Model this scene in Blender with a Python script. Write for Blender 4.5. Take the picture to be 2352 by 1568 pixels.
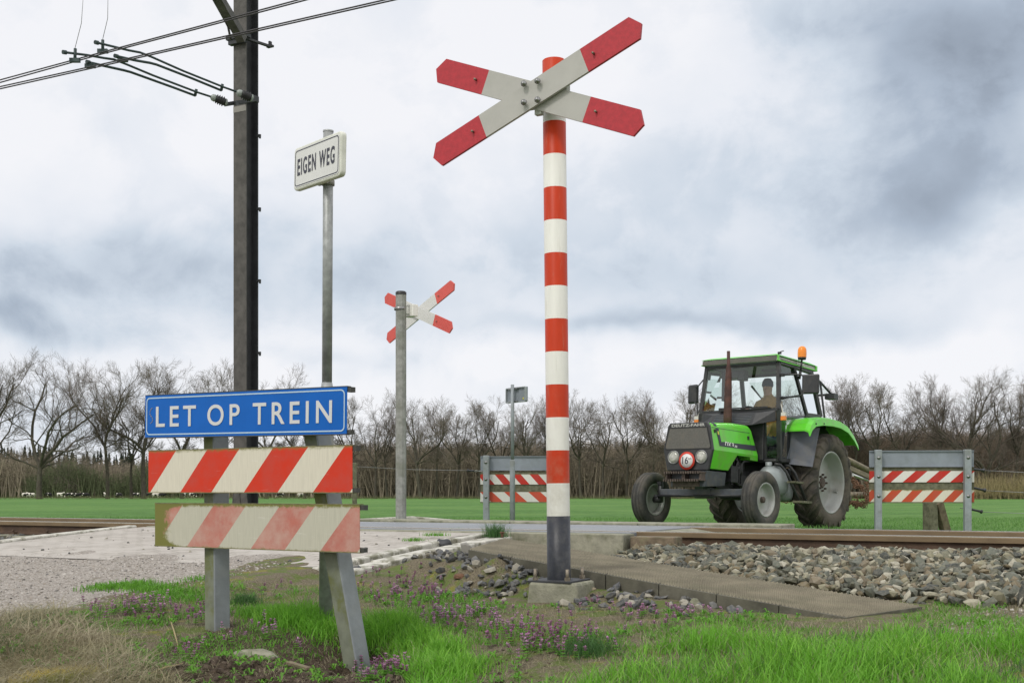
import bpy, bmesh, math, random
import numpy as np
from mathutils import Vector, Matrix, noise, Quaternion
for o in list(bpy.data.objects): bpy.data.objects.remove(o)
sc = bpy.context.scene
COL = sc.collection
R = math.radians
rng = np.random.default_rng(11)
random.seed(5)

# ------------------------------------------------------------------ camera
CX, YH, F, HC = 1176.0, 1130.0, 2750.0, 0.70     # photo measured on a 2352 px wide copy; HC = lens height
cam = bpy.data.objects.new('camera', bpy.data.cameras.new('camera'))
COL.objects.link(cam); sc.camera = cam
cam.location = (0, 0, HC); cam.rotation_euler = (R(90), 0, 0)
cam.data.sensor_width = 36; cam.data.lens = F / 2352 * 36
cam.data.shift_y = (YH - 784) / 2352
cam.data.clip_start = 0.05; cam.data.clip_end = 9000

# ------------------------------------------------------------------ light
SUN_AZ, SUN_EL = R(215), R(48)      # azimuth from +Y clockwise: sun behind the camera, to its left
sd = Vector((math.sin(SUN_AZ) * math.cos(SUN_EL), math.cos(SUN_AZ) * math.cos(SUN_EL), math.sin(SUN_EL)))
sun = bpy.data.objects.new('sun', bpy.data.lights.new('sun', 'SUN')); COL.objects.link(sun)
sun.data.energy = 1.5; sun.data.angle = R(12); sun.data.color = (1, .96, .9)
sun.rotation_euler = (-sd).to_track_quat('-Z', 'Y').to_euler()
sc.view_settings.view_transform = 'Standard'; sc.view_settings.look = 'None'
sc.view_settings.exposure = 0; sc.view_settings.gamma = 1

class NT:
    """small node-tree helper"""
    def __init__(s, tree): s.t = tree; s.t.nodes.clear()
    def n(s, typ, **k):
        nd = s.t.nodes.new(typ)
        for a, b in k.items(): setattr(nd, a, b)
        return nd
    def l(s, a, b): s.t.links.new(a, b)
    def setv(s, sock, v):
        if isinstance(v, bpy.types.NodeSocket): s.l(v, sock)
        elif v is not None: sock.default_value = v
    def math(s, op, a, b=None, c=None, clamp=False):
        nd = s.n('ShaderNodeMath', operation=op, use_clamp=clamp)
        s.setv(nd.inputs[0], a); s.setv(nd.inputs[1], b)
        if c is not None: s.setv(nd.inputs[2], c)
        return nd.outputs[0]
    def mix(s, f, a, b):
        nd = s.n('ShaderNodeMix', data_type='RGBA'); s.setv(nd.inputs[0], f)
        for i, v in ((6, a), (7, b)):
            if isinstance(v, (tuple, list)): v = (v[0], v[1], v[2], 1)
            s.setv(nd.inputs[i], v)
        return nd.outputs[2]
    def noise(s, vec, scale, detail=4, rough=.55, dist=0, dim='3D'):
        nd = s.n('ShaderNodeTexNoise', noise_dimensions=dim)
        if vec is not None: s.l(vec, nd.inputs['Vector'])
        nd.inputs['Scale'].default_value = scale; nd.inputs['Detail'].default_value = detail
        nd.inputs['Roughness'].default_value = rough; nd.inputs['Distortion'].default_value = dist
        return nd.outputs['Fac']
    def ramp(s, f, lo, hi, a=0., b=1.):
        nd = s.n('ShaderNodeMapRange', interpolation_type='SMOOTHSTEP')
        s.setv(nd.inputs[0], f); nd.inputs[1].default_value = lo; nd.inputs[2].default_value = hi
        nd.inputs[3].default_value = a; nd.inputs[4].default_value = b
        return nd.outputs[0]
    def mapping(s, vec, scale=(1, 1, 1), loc=(0, 0, 0), rot=(0, 0, 0)):
        nd = s.n('ShaderNodeMapping'); s.l(vec, nd.inputs[0])
        nd.inputs['Scale'].default_value = scale; nd.inputs['Location'].default_value = loc
        nd.inputs['Rotation'].default_value = rot
        return nd.outputs[0]

# ------------------------------------------------------------------ sky: Nishita seen through broken cloud
world = bpy.data.worlds.new('World'); sc.world = world; world.use_nodes = True
w = NT(world.node_tree)
tc = w.n('ShaderNodeTexCoord').outputs['Generated']
sky = w.n('ShaderNodeTexSky', sky_type='NISHITA'); sky.sun_disc = False
sky.sun_elevation = SUN_EL; sky.sun_rotation = SUN_AZ
bg1 = w.n('ShaderNodeBackground'); w.l(sky.outputs[0], bg1.inputs[0]); bg1.inputs[1].default_value = .10
sx = w.n('ShaderNodeSeparateXYZ'); w.l(tc, sx.inputs[0]); X_, Y_, Z_ = sx.outputs
az = w.math('ARCTAN2', X_, Y_)
hyp = w.math('SQRT', w.math('ADD', w.math('MULTIPLY', X_, X_), w.math('MULTIPLY', Y_, Y_)))
el = w.math('DIVIDE', Z_, w.math('MAXIMUM', hyp, .05))
comb = w.n('ShaderNodeCombineXYZ'); w.l(az, comb.inputs[0]); w.l(w.math('MULTIPLY', el, 1.12), comb.inputs[1])
sv = comb.outputs[0]
d1 = w.math('SUBTRACT', w.noise(sv, 4.5, 4, .5), .5)
d2 = w.math('SUBTRACT', w.noise(w.mapping(sv, loc=(7, 3, 1)), 5.5, 4, .5), .5)
azd = w.math('ADD', az, w.math('MULTIPLY', d1, .22))
eld = w.math('ADD', el, w.math('MULTIPLY', d2, .12))
# cloud banks: azimuth, tan(elevation), widths, depth of grey
BANKS = [(2300, 90, 380, 200, .78), (1950, 70, 260, 150, .30), (620, 620, 620, 170, .20), (2160, 420, 340, 130, .58), (1700, 640, 420, 100, .40), (1500, 762, 420, 34, .40),
         (2330, 640, 200, 60, .25), (1960, 720, 300, 50, .28), (30, 640, 280, 100, .46), (20, 755, 300, 42, .50), (380, 540, 260, 110, .27),
         (840, 690, 230, 90, .26), (640, 480, 200, 120, .12), (1180, 600, 260, 120, .16), (1600, 380, 260, 160, .22),
         (820, 850, 160, 30, .22), (120, 960, 260, 90, .22), (1700, 60, 200, 120, .08)]
LIGHT = [(1075, 850, 60, 30, .55), (1880, 700, 60, 26, .22), (1900, 855, 420, 40, .25), (2240, 740, 90, 60, .25), (900, 160, 500, 150, .08)]
dark = None
for bk, sg in [(b, 1) for b in BANKS] + [(b, -1) for b in LIGHT]:
    a0 = math.atan((bk[0] - CX) / F); e0 = (YH - bk[1]) / F * math.cos(a0)
    u = w.math('DIVIDE', w.math('SUBTRACT', azd, a0), bk[2] / F)
    v = w.math('DIVIDE', w.math('SUBTRACT', eld, e0), bk[3] / F)
    g = w.math('EXPONENT', w.math('MULTIPLY', w.math('ADD', w.math('MULTIPLY', u, u), w.math('MULTIPLY', v, v)), -1.0))
    g = w.math('MULTIPLY', g, bk[4] * sg)
    dark = g if dark is None else w.math('ADD', dark, g)
big = w.noise(w.mapping(sv, loc=(2.3, .4, 0)), 6.5, 10, .56, .1)
dark = w.math('ADD', dark, w.math('MULTIPLY', w.math('SUBTRACT', big, .5), .62))
cell = w.ramp(w.noise(w.mapping(sv, loc=(9.1, 2.2, 0)), 9.5, 10, .60, .25), .44, .60)
dark = w.math('ADD', dark, w.math('MULTIPLY', w.math('SUBTRACT', cell, .5), .13))
dark = w.math('ADD', dark, .07, clamp=True)
cr = w.n('ShaderNodeValToRGB'); w.l(dark, cr.inputs[0])
el_ = cr.color_ramp.elements
el_[0].position = 0; el_[0].color = (.93, .935, .97, 1)
el_[1].position = 1; el_[1].color = (.27, .315, .385, 1)
for p, c in ((.20, (.83, .86, .92, 1)), (.45, (.64, .71, .80, 1)), (.72, (.43, .50, .60, 1))):
    e = el_.new(p); e.color = c
up = w.ramp(el, .75, 1.6)            # overhead cloud is thin and bright
ccol = w.mix(up, cr.outputs[0], (1.25, 1.27, 1.3))
behind = w.ramp(Y_, .3, -.3)
ccol = w.mix(behind, ccol, (1.15, 1.14, 1.12))
bg2 = w.n('ShaderNodeBackground'); w.l(ccol, bg2.inputs[0]); bg2.inputs[1].default_value = 1.0
mx = w.n('ShaderNodeMixShader'); mx.inputs[0].default_value = .96
w.l(bg1.outputs[0], mx.inputs[1]); w.l(bg2.outputs[0], mx.inputs[2])
wo = w.n('ShaderNodeOutputWorld'); w.l(mx.outputs[0], wo.inputs[0])

# ------------------------------------------------------------------ coordinates
def P(x, y, s):      # photo measurement -> world, s = pixels per metre there
    return Vector(((x - CX) / s, F / s, HC - (y - YH) / s))
def G(x, y, z):      # photo measurement of a point lying at height z
    s = (y - YH) / (HC - z); return Vector(((x - CX) / s, F / s, z))
TH = R(27.9); CT, ST = math.cos(TH), math.sin(TH)
def W(a, c, z=0.):   # track frame: a along the rails, c across them
    return Vector((a * CT + c * ST, -a * ST + c * CT, z))
def AC(X, Y): return X * CT - Y * ST, X * ST + Y * CT
def sstep(x, a, b):
    t = np.clip((x - a) / (b - a), 0, 1); return t * t * (3 - 2 * t)

# ------------------------------------------------------------------ materials
M = {}
def mat(name, col, rough=.6, metal=0., var=0., vscale=8., bump=0., bscale=40., dirt=None, dscale=3., damt=.5, spec=.5, coat=0., lo=.45, hi=.7, rnd=0.):
    """base colour broken by noise, optional second (dirt) colour in patches with a shape of their own"""
    m = bpy.data.materials.new(name); m.use_nodes = True; t = NT(m.node_tree)
    b = t.n('ShaderNodeBsdfPrincipled'); o = t.n('ShaderNodeOutputMaterial'); t.l(b.outputs[0], o.inputs[0])
    co = t.n('ShaderNodeTexCoord').outputs['Object']
    c = (*col, 1)
    if var:
        f = t.noise(co, vscale, 5, .6)
        c = t.mix(t.ramp(f, .3, .7), tuple(x * (1 - var) for x in col), tuple(min(1, x * (1 + var)) for x in col))
    if rnd:
        gi = t.n('ShaderNodeNewGeometry').outputs['Random Per Island']
        c = t.mix(gi, tuple(x * (1 - rnd) for x in col), tuple(min(1, x * (1 + rnd)) for x in col)) if not var else t.mix(t.math('MULTIPLY', gi, rnd), c, (0.02, .02, .02))
    if dirt:
        f = t.noise(t.mapping(co, loc=(3, 1, 5)), dscale, 7, .65)
        c = t.mix(t.math('MULTIPLY', t.ramp(f, lo, hi), damt), c, dirt)
    t.setv(b.inputs['Base Color'], c)
    b.inputs['Roughness'].default_value = rough; b.inputs['Metallic'].default_value = metal
    b.inputs['Specular IOR Level'].default_value = spec; b.inputs['Coat Weight'].default_value = coat
    if bump:
        bn = t.n('ShaderNodeBump'); bn.inputs['Strength'].default_value = bump; bn.inputs['Distance'].default_value = .01
        t.l(t.noise(co, bscale, 4, .6), bn.inputs['Height']); t.l(bn.outputs[0], b.inputs['Normal'])
    M[name] = m; return m
mat('galv', (.33, .34, .34), .5, .35, .22, 22, .1, 60, (.22, .23, .22), 9, .5)
mat('galv_old', (.27, .275, .255), .65, .1, .2, 14, .2, 60, (.15, .16, .12), 5, .7)
mat('alu', (.24, .27, .31), .55, .1, .08, 5, 0, 1, (.16, .18, .17), 6, .35)
mat('alu_post', (.27, .30, .32), .6, .1, .12, 9, .1, 50, (.16, .17, .13), 5, .5)
mat('rim_dark', (.05, .05, .045), .6)
mat('steel', (.3, .3, .3), .35, .8)
mat('bolt', (.22, .19, .15), .5, .6, .3, 40)
mat('post_base', (.014, .017, .026), .45, 0, .25, 30, .15, 60, (.10, .10, .095), 12, .35)
mat('concrete', (.26, .255, .195), .9, 0, .22, 9, .6, 60, (.12, .125, .07), 7, .75)
mat('concrete_white', (.52, .505, .455), .9, 0, .15, 12, .5, 60, (.17, .165, .11), 9, .85, lo=.46, hi=.62)
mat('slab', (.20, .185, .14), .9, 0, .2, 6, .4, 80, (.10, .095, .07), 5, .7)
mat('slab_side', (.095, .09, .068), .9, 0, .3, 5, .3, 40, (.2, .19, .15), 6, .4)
mat('rail_rust', (.07, .042, .027), .75, .1, .25, 6, .3, 60, (.14, .085, .045), 3, .5)
mat('rail_brown', (.165, .118, .066), .7, .1, .15, 3, .2, 60)
mat('rail_head', (.62, .6, .58), .25, .9)
mat('wood_green', (.12, .12, .075), .9, 0, .35, 16, .5, 40, (.22, .21, .15), 9, .6)
mat('wood_old', (.16, .125, .085), .9, 0, .35, 12, .5, 50, (.19, .2, .10), 7, .5)
mat('mast', (.085, .08, .074), .65, .3, .25, 7, .2, 90, (.14, .13, .12), 4, .5)
mat('mast_dark', (.048, .05, .055), .6, .3, .2, 6)
mat('strap', (.24, .23, .21), .6)
mat('wire', (.06, .055, .06), .5, .5)
mat('wire_thin', (.3, .3, .31), .5, .5)
mat('arm', (.035, .055, .055), .5, .3, .2, 20)
mat('insul', (.26, .29, .27), .4, 0, .15, 20)
mat('black', (.015, .015, .016), .5)
mat('paint_green', (.11, .60, .02), .34, 0, .06, 3, 0, 1, (.24, .27, .11), 4, .42, coat=.2)
mat('cab_black', (.022, .023, .026), .45, 0, .2, 8, 0, 1, (.09, .085, .075), 6, .35)
mat('grey_blue', (.085, .095, .12), .55, 0, .1, 5, 0, 1, (.15, .14, .12), 4, .4)
mat('axle_grey', (.09, .10, .115), .5, .2, .2, 8, .1, 40, (.17, .15, .12), 6, .5)
mat('weight_rust', (.105, .08, .068), .8, .1, .3, 14, .4, 60)
mat('engine', (.022, .022, .024), .5, .2, .4, 20)
mat('tank', (.30, .33, .34), .45, .2, .1, 6, 0, 1, (.2, .19, .17), 5, .4)
mat('rim_grey', (.38, .39, .38), .45, .1, .05, 6, 0, 1, (.25, .22, .17), 4, .45)
mat('tyre', (.045, .045, .044), .85, 0, .2, 10, .2, 80, (.12, .105, .085), 3.2, .65, lo=.4, hi=.62)
mat('tyre_mud', (.05, .045, .040), .92, 0, .25, 8, .5, 40, (.135, .115, .09), 2.6, .75, lo=.38, hi=.58)
mat('grille', (.115, .11, .10), .8, 0, .15, 60, .3, 160, (.17, .15, .12), 5, .5)
mat('lamp_glass', (.36, .36, .32), .15, .0, .25, 30, spec=.8)
mat('white_paint', (.78, .77, .72), .45)
mat('white_letter', (.80, .80, .78), .5)
mat('grey_letter', (.42, .42, .40), .6)
mat('dark_letter', (.03, .03, .05), .5)
mat('light_grey', (.36, .37, .33), .6, 0, .15, 30)
mat('red_paint', (.55, .045, .025), .5)
mat('exhaust', (.075, .035, .03), .7, .2, .3, 12, .2, 60, (.12, .045, .03), 8, .7)
mat('orange_lens', (.85, .24, .01), .25, spec=.6)
mat('amber', (.75, .22, .02), .3)
mat('clear_lens', (.6, .58, .52), .2)
mat('mirror', (.035, .035, .04), .35)
mat('skin', (.48, .27, .19), .6)
mat('jacket', (.38, .22, .06), .85, 0, .2, 10)
mat('trousers', (.03, .045, .08), .9)
mat('seat', (.02, .022, .025), .8)
mat('rust', (.16, .085, .05), .85, .1, .3, 25, .5, 70)
mat('harrow', (.24, .20, .14), .75, .1, .25, 8, .2, 40)
mat('chrome', (.55, .55, .55), .2, .9)
mat('handle', (.03, .032, .036), .45)
mat('bark', (.062, .052, .040), .9, 0, .3, 3, .4, 8, (.10, .10, .06), 1.2, .5)
mat('bark_grey', (.072, .062, .048), .9, 0, .25, 3, .4, 8, (.11, .115, .07), 1.2, .5)
mat('twig', (.135, .112, .088), .95, rnd=.4)
mat('twig_r', (.125, .10, .084), .95, rnd=.4)
mat('brush', (.21, .175, .132), 1., rnd=.55)
mat('brush_r', (.15, .115, .085), 1., rnd=.55)
mat('conifer', (.022, .035, .024), 1., rnd=.6)
mat('yellow', (.6, .55, .06), .5)
mat('sticker_white', (.75, .75, .75), .5)
mat('straw_m', (.30, .25, .13), 1., rnd=.5)
mat('stem', (.075, .16, .03), .7)

def glass_mat():
    m = bpy.data.materials.new('cab_glass'); m.use_nodes = True; t = NT(m.node_tree)
    tr = t.n('ShaderNodeBsdfTransparent'); tr.inputs[0].default_value = (.90, .95, .94, 1)
    gl = t.n('ShaderNodeBsdfGlossy'); gl.inputs['Roughness'].default_value = .03; gl.inputs[0].default_value = (.9, .95, .95, 1)
    fr = t.n('ShaderNodeFresnel'); fr.inputs[0].default_value = 1.5
    mxs = t.n('ShaderNodeMixShader'); t.l(t.math('MULTIPLY', fr.outputs[0], 1.25, clamp=True), mxs.inputs[0]); t.l(tr.outputs[0], mxs.inputs[1]); t.l(gl.outputs[0], mxs.inputs[2])
    o = t.n('ShaderNodeOutputMaterial'); t.l(mxs.outputs[0], o.inputs[0]); M['glass'] = m
glass_mat()

def stripe_mat(name, L, h, wdt, shift, x0, red, white, flip=False, moss=.3, green_left=0., scratch=.0, fade=None):
    """diagonal warning stripes in the board's own x (along) and z (up)"""
    m = bpy.data.materials.new(name); m.use_nodes = True; t = NT(m.node_tree)
    b = t.n('ShaderNodeBsdfPrincipled'); o = t.n('ShaderNodeOutputMaterial'); t.l(b.outputs[0], o.inputs[0])
    co = t.n('ShaderNodeTexCoord').outputs['Object']
    s = t.n('ShaderNodeSeparateXYZ'); t.l(co, s.inputs[0])
    ph = t.math('DIVIDE', t.math('SUBTRACT', t.math('SUBTRACT', s.outputs[0], x0), t.math('MULTIPLY', s.outputs[2], (-shift if flip else shift) / h)), 2 * wdt)
    fr = t.math('FRACT', ph); isred = t.math('GREATER_THAN', fr, .5)
    n1 = t.noise(co, 9, 6, .65); n2 = t.noise(t.mapping(co, scale=(60, 1, 2)), 4, 3, .6); n3 = t.noise(t.mapping(co, scale=(1, 1, 14), rot=(0, .25, 0)), 6, 5, .7)
    rc = t.mix(t.ramp(n1, .3, .75), red, tuple(x * .82 + .03 for x in red))
    if fade: rc = t.mix(t.ramp(t.noise(t.mapping(co, loc=(2, 0, 9)), 4, 6, .7), .35, .7), rc, fade)
    wc = t.mix(t.ramp(n2, .4, .65), white, tuple(x * .9 for x in white))
    if scratch:
        rc = t.mix(t.math('MULTIPLY', t.ramp(n3, .62, .72), scratch), rc, (.6, .4, .35))
        wc = t.mix(t.math('MULTIPLY', t.ramp(n3, .6, .7), scratch), wc, (.75, .74, .72))
    c = t.mix(isred, wc, rc)
    # moss and grime creeping from the board's edges
    top = t.ramp(s.outputs[2], h * .80, h * 1.02); bot = t.ramp(s.outputs[2], h * .14, -.01)
    left = t.ramp(s.outputs[0], L * .16, -.02)
    e = t.math('ADD', t.math('MULTIPLY', top, .55), t.math('MULTIPLY', bot, .45))
    e = t.math('ADD', e, t.math('MULTIPLY', left, green_left))
    ms = t.math('MULTIPLY', t.ramp(t.math('ADD', e, t.math('MULTIPLY', t.noise(co, 22, 8, .75), .9)), .72, 1.15), moss * 2, clamp=True)
    c = t.mix(ms, c, (.17, .17, .045))
    sp = t.ramp(t.noise(co, 95, 3, .7), .70, .76)
    c = t.mix(t.math('MULTIPLY', sp, moss), c, (.14, .13, .08))
    t.l(c, b.inputs['Base Color']); b.inputs['Roughness'].default_value = .5; b.inputs['Specular IOR Level'].default_value = .22
    M[name] = m; return m
def post_mat(name, z0, per, red, white):
    m = bpy.data.materials.new(name); m.use_nodes = True; t = NT(m.node_tree)
    b = t.n('ShaderNodeBsdfPrincipled'); o = t.n('ShaderNodeOutputMaterial'); t.l(b.outputs[0], o.inputs[0])
    co = t.n('ShaderNodeTexCoord').outputs['Object']
    s = t.n('ShaderNodeSeparateXYZ'); t.l(co, s.inputs[0])
    ph = t.math('DIVIDE', t.math('SUBTRACT', s.outputs[2], z0), 2 * per)
    isred = t.math('GREATER_THAN', t.math('FRACT', ph), .5)
    n1 = t.noise(t.mapping(co, scale=(1, 1, .2)), 14, 5, .6)
    rc = t.mix(t.ramp(n1, .3, .7), red, tuple(x * .85 for x in red)); wc = t.mix(t.ramp(n1, .35, .7), white, tuple(x * .93 for x in white))
    c = t.mix(isred, wc, rc)
    st_ = t.ramp(t.noise(t.mapping(co, scale=(1, 1, .12)), 26, 6, .7), .56, .72); c = t.mix(t.math('MULTIPLY', st_, .22), c, (.30, .27, .20))
    lowd = t.math('MULTIPLY', t.ramp(s.outputs[2], 1.6, .3), t.ramp(t.noise(co, 9, 6, .7), .40, .7)); c = t.mix(t.math('MULTIPLY', lowd, .28), c, (.33, .29, .20))
    chip = t.ramp(t.noise(t.mapping(co, scale=(1, 1, .6)), 60, 4, .7), .755, .78)
    c = t.mix(chip, c, (.12, .09, .06))
    t.l(c, b.inputs['Base Color']); b.inputs['Roughness'].default_value = .42; b.inputs['Specular IOR Level'].default_value = .2
    M[name] = m
post_mat('post_stripe', .5444, .2145, (.54, .045, .012), (.74, .735, .69))

# ------------------------------------------------------------------ mesh building
def tagit(o, label=None, cat=None, group=None, kind=None):
    if label: o['label'] = label
    if cat: o['category'] = cat
    if group: o['group'] = group
    if kind: o['kind'] = kind
    return o
def empty(name, loc=(0, 0, 0), label=None, cat=None, group=None, rot=(0, 0, 0)):
    o = bpy.data.objects.new(name, None); COL.objects.link(o); o.location = loc; o.rotation_euler = rot
    o.empty_display_size = .1
    return tagit(o, label, cat, group)
def frame(u, v):
    u = Vector(u).normalized(); v = Vector(v); w_ = u.cross(v).normalized(); v = w_.cross(u)
    return Matrix((u, v, w_)).transposed()
class MB:
    def __init__(s): s.v = []; s.f = []; s.m = []; s.sm = []
    def add(s, vs, fs, mi=0, smooth=False):
        b = len(s.v); s.v += [tuple(x) for x in vs]; s.f += [tuple(b + i for i in q) for q in fs]
        s.m += [mi] * len(fs); s.sm += [smooth] * len(fs); return s
    def box(s, c, size, rot=None, mi=0, taper=1.):
        c = Vector(c); hx, hy, hz = [q / 2 for q in size]; vs = []
        for z in (-1, 1):
            k = taper if z > 0 else 1
            for x, y in ((-1, -1), (1, -1), (1, 1), (-1, 1)):
                p = Vector((x * hx * k, y * hy * k, z * hz))
                if rot is not None: p = rot @ p
                vs.append(c + p)
        return s.add(vs, [(3, 2, 1, 0), (4, 5, 6, 7), (0, 1, 5, 4), (1, 2, 6, 5), (2, 3, 7, 6), (3, 0, 4, 7)], mi)
    def hexa(s, pts, mi=0):      # eight corners, bottom ring then top ring
        return s.add(pts, [(3, 2, 1, 0), (4, 5, 6, 7), (0, 1, 5, 4), (1, 2, 6, 5), (2, 3, 7, 6), (3, 0, 4, 7)], mi)
    def tube(s, pts, r, n=8, mi=0, caps=True, smooth=True):
        pts = [Vector(p) for p in pts]; r = r if isinstance(r, (list, tuple)) else [r] * len(pts)
        vs = []; ref = None
        for i, p in enumerate(pts):
            d = (pts[min(i + 1, len(pts) - 1)] - pts[max(i - 1, 0)]).normalized()
            if ref is None: ref = d.cross(Vector((0, 0, 1)) if abs(d.z) < .9 else Vector((1, 0, 0))).normalized()
            ref = (ref - d * ref.dot(d)).normalized(); b = d.cross(ref)
            for k in range(n):
                t = 2 * math.pi * k / n; vs.append(p + (ref * math.cos(t) + b * math.sin(t)) * r[i])
        fs = [(i * n + k, i * n + (k + 1) % n, (i + 1) * n + (k + 1) % n, (i + 1) * n + k) for i in range(len(pts) - 1) for k in range(n)]
        s.add(vs, fs, mi, smooth)
        if caps:
            b0 = len(s.v) - len(vs)
            s.f += [tuple(b0 + k for k in reversed(range(n))), tuple(b0 + (len(pts) - 1) * n + k for k in range(n))]; s.m += [mi, mi]; s.sm += [False, False]
        return s
    def bar(s, a, b, wd, ht, mi=0, up=(0, 0, 1)):
        a = Vector(a); b = Vector(b); d = (b - a); L = d.length; d.normalize(); up = Vector(up)
        if abs(d.dot(up)) > .98: up = Vector((0, 1, 0))
        sd_ = d.cross(up).normalized(); u2 = sd_.cross(d)
        return s.box((a + b) / 2, (L, wd, ht), Matrix((d, sd_, u2)).transposed(), mi)
    def lathe(s, prof, n=32, axis='y', c=(0, 0, 0), mi=0, smooth=True, closed=False):
        c = Vector(c); vs = []; k = len(prof)
        for i in range(n):
            t = 2 * math.pi * i / n; cs, sn = math.cos(t), math.sin(t)
            for r, h in prof:
                q = {'y': (r * cs, h, r * sn), 'z': (r * cs, r * sn, h), 'x': (h, r * cs, r * sn)}[axis]
                vs.append(c + Vector(q))
        fs = []
        for i in range(n):
            j = (i + 1) % n
            for q in range(k - 1 + (1 if closed else 0)):
                q2 = (q + 1) % k
                fs.append((i * k + q, j * k + q, j * k + q2, i * k + q2))
        return s.add(vs, fs, mi, smooth)
    def prism(s, poly, fr, th, mi=0):      # polygon in (u,v) of frame fr=(origin, U, V), thickness along U x V
        o, U, V = fr; U = Vector(U); V = Vector(V); N = U.cross(V).normalized()
        a = [Vector(o) + U * p[0] + V * p[1] for p in poly]; b = [q + N * th for q in a]; n = len(poly)
        return s.add(a + b, [tuple(reversed(range(n))), tuple(range(n, 2 * n))] + [(i, (i + 1) % n, n + (i + 1) % n, n + i) for i in range(n)], mi)
    def cut(s):
        s.cuts = getattr(s, 'cuts', []) + [(len(s.v), len(s.f))]; return s
    def each(s, name, mats, parent=None, loc=None, bevel=0.):
        """one object per piece closed with cut()"""
        a = (0, 0); out = []
        for b in s.cuts:
            m = MB(); m.v = s.v[a[0]:b[0]]; m.f = [tuple(i - a[0] for i in f) for f in s.f[a[1]:b[1]]]; m.m = s.m[a[1]:b[1]]; m.sm = s.sm[a[1]:b[1]]
            out.append(m.build(name, mats, parent, loc, bevel)); a = b
        return out
    def build(s, name, mats, parent=None, loc=None, bevel=0., fixn=True):
        me = bpy.data.meshes.new(name); me.from_pydata(s.v, [], s.f)
        for m_ in (mats if isinstance(mats, (list, tuple)) else [mats]): me.materials.append(M[m_] if isinstance(m_, str) else m_)
        me.polygons.foreach_set('material_index', s.m); me.polygons.foreach_set('use_smooth', s.sm)
        if fixn:
            bm = bmesh.new(); bm.from_mesh(me); bmesh.ops.recalc_face_normals(bm, faces=bm.faces); bm.to_mesh(me); bm.free()
        me.update()
        o = bpy.data.objects.new(name, me); COL.objects.link(o)
        if parent: o.parent = parent
        if loc is not None: o.location = loc
        if bevel:
            bv = o.modifiers.new('bevel', 'BEVEL'); bv.width = bevel; bv.segments = 2; bv.limit_method = 'ANGLE'; bv.angle_limit = R(35)
        return o
def wmat(o):
    m = o.matrix_basis.copy()
    return wmat(o.parent) @ o.matrix_parent_inverse @ m if o.parent else m
def kids(o): return [c for c in COL.objects if c.parent == o]
def reparent(o, p):
    m = wmat(o); o.parent = p; o.matrix_parent_inverse = Matrix.Identity(4); b = wmat(p).inverted() @ m
    o.matrix_basis = b
def dissolve(e, p):          # the pieces of e become parts of p
    for c in kids(e): reparent(c, p)
    bpy.data.objects.remove(e)
def fold(e, main, p, name=None):   # main becomes a part of p and carries e's other pieces
    ks = kids(e); reparent(main, p)
    for c in ks:
        if c is not main: reparent(c, main)
    if name: main.name = name
    bpy.data.objects.remove(e); return main
def np_mesh(name, V, Fc, mats, parent=None, mi=None, smooth=False, cols=None):
    V = np.asarray(V, dtype=np.float32).reshape(-1, 3); Fc = np.asarray(Fc, dtype=np.int32); nf, k = Fc.shape
    me = bpy.data.meshes.new(name); me.vertices.add(len(V)); me.vertices.foreach_set('co', V.ravel())
    me.loops.add(nf * k); me.loops.foreach_set('vertex_index', Fc.ravel())
    me.polygons.add(nf); me.polygons.foreach_set('loop_start', np.arange(0, nf * k, k, dtype=np.int32))
    me.polygons.foreach_set('loop_total', np.full(nf, k, dtype=np.int32))
    if mi is not None: me.polygons.foreach_set('material_index', np.asarray(mi, dtype=np.int32))
    me.polygons.foreach_set('use_smooth', np.full(nf, smooth))
    if cols is not None:
        at = me.color_attributes.new('Col', 'FLOAT_COLOR', 'POINT'); at.data.foreach_set('color', np.asarray(cols, dtype=np.float32).ravel())
    for m_ in (mats if isinstance(mats, (list, tuple)) else [mats]): me.materials.append(M[m_] if isinstance(m_, str) else m_)
    me.update(); me.validate()
    o = bpy.data.objects.new(name, me); COL.objects.link(o)
    if parent: o.parent = parent
    return o
def text_mesh(name, body, size_w, size_h, depth, matname, parent, matrix, bold=0., spacing=1., loc_center=True):
    """real lettering: an extruded text outline fitted to size_w x size_h, lying in its local xy plane"""
    cu = bpy.data.curves.new(name, 'FONT'); cu.body = body; cu.size = 1; cu.extrude = .001; cu.offset = bold; cu.space_character = spacing; cu.resolution_u = 6
    tmp = bpy.data.objects.new('tmp', cu); COL.objects.link(tmp); bpy.context.view_layer.update()
    me = bpy.data.meshes.new_from_object(tmp.evaluated_get(bpy.context.evaluated_depsgraph_get()))
    bpy.data.objects.remove(tmp); me.name = name
    co = np.empty(len(me.vertices) * 3, dtype=np.float32); me.vertices.foreach_get('co', co); co = co.reshape(-1, 3)
    mn, mxx = co.min(0), co.max(0)
    co[:, 0] = (co[:, 0] - (mn[0] + mxx[0]) / 2) / (mxx[0] - mn[0]) * size_w
    co[:, 1] = (co[:, 1] - (mn[1] + mxx[1]) / 2) / (mxx[1] - mn[1]) * size_h
    co[:, 2] = co[:, 2] / .002 * depth
    me.vertices.foreach_set('co', co.ravel()); me.update(); me.materials.clear(); me.materials.append(M[matname])
    o = bpy.data.objects.new(name, me); COL.objects.link(o); o.parent = parent; o.matrix_local = matrix
    return o

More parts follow.
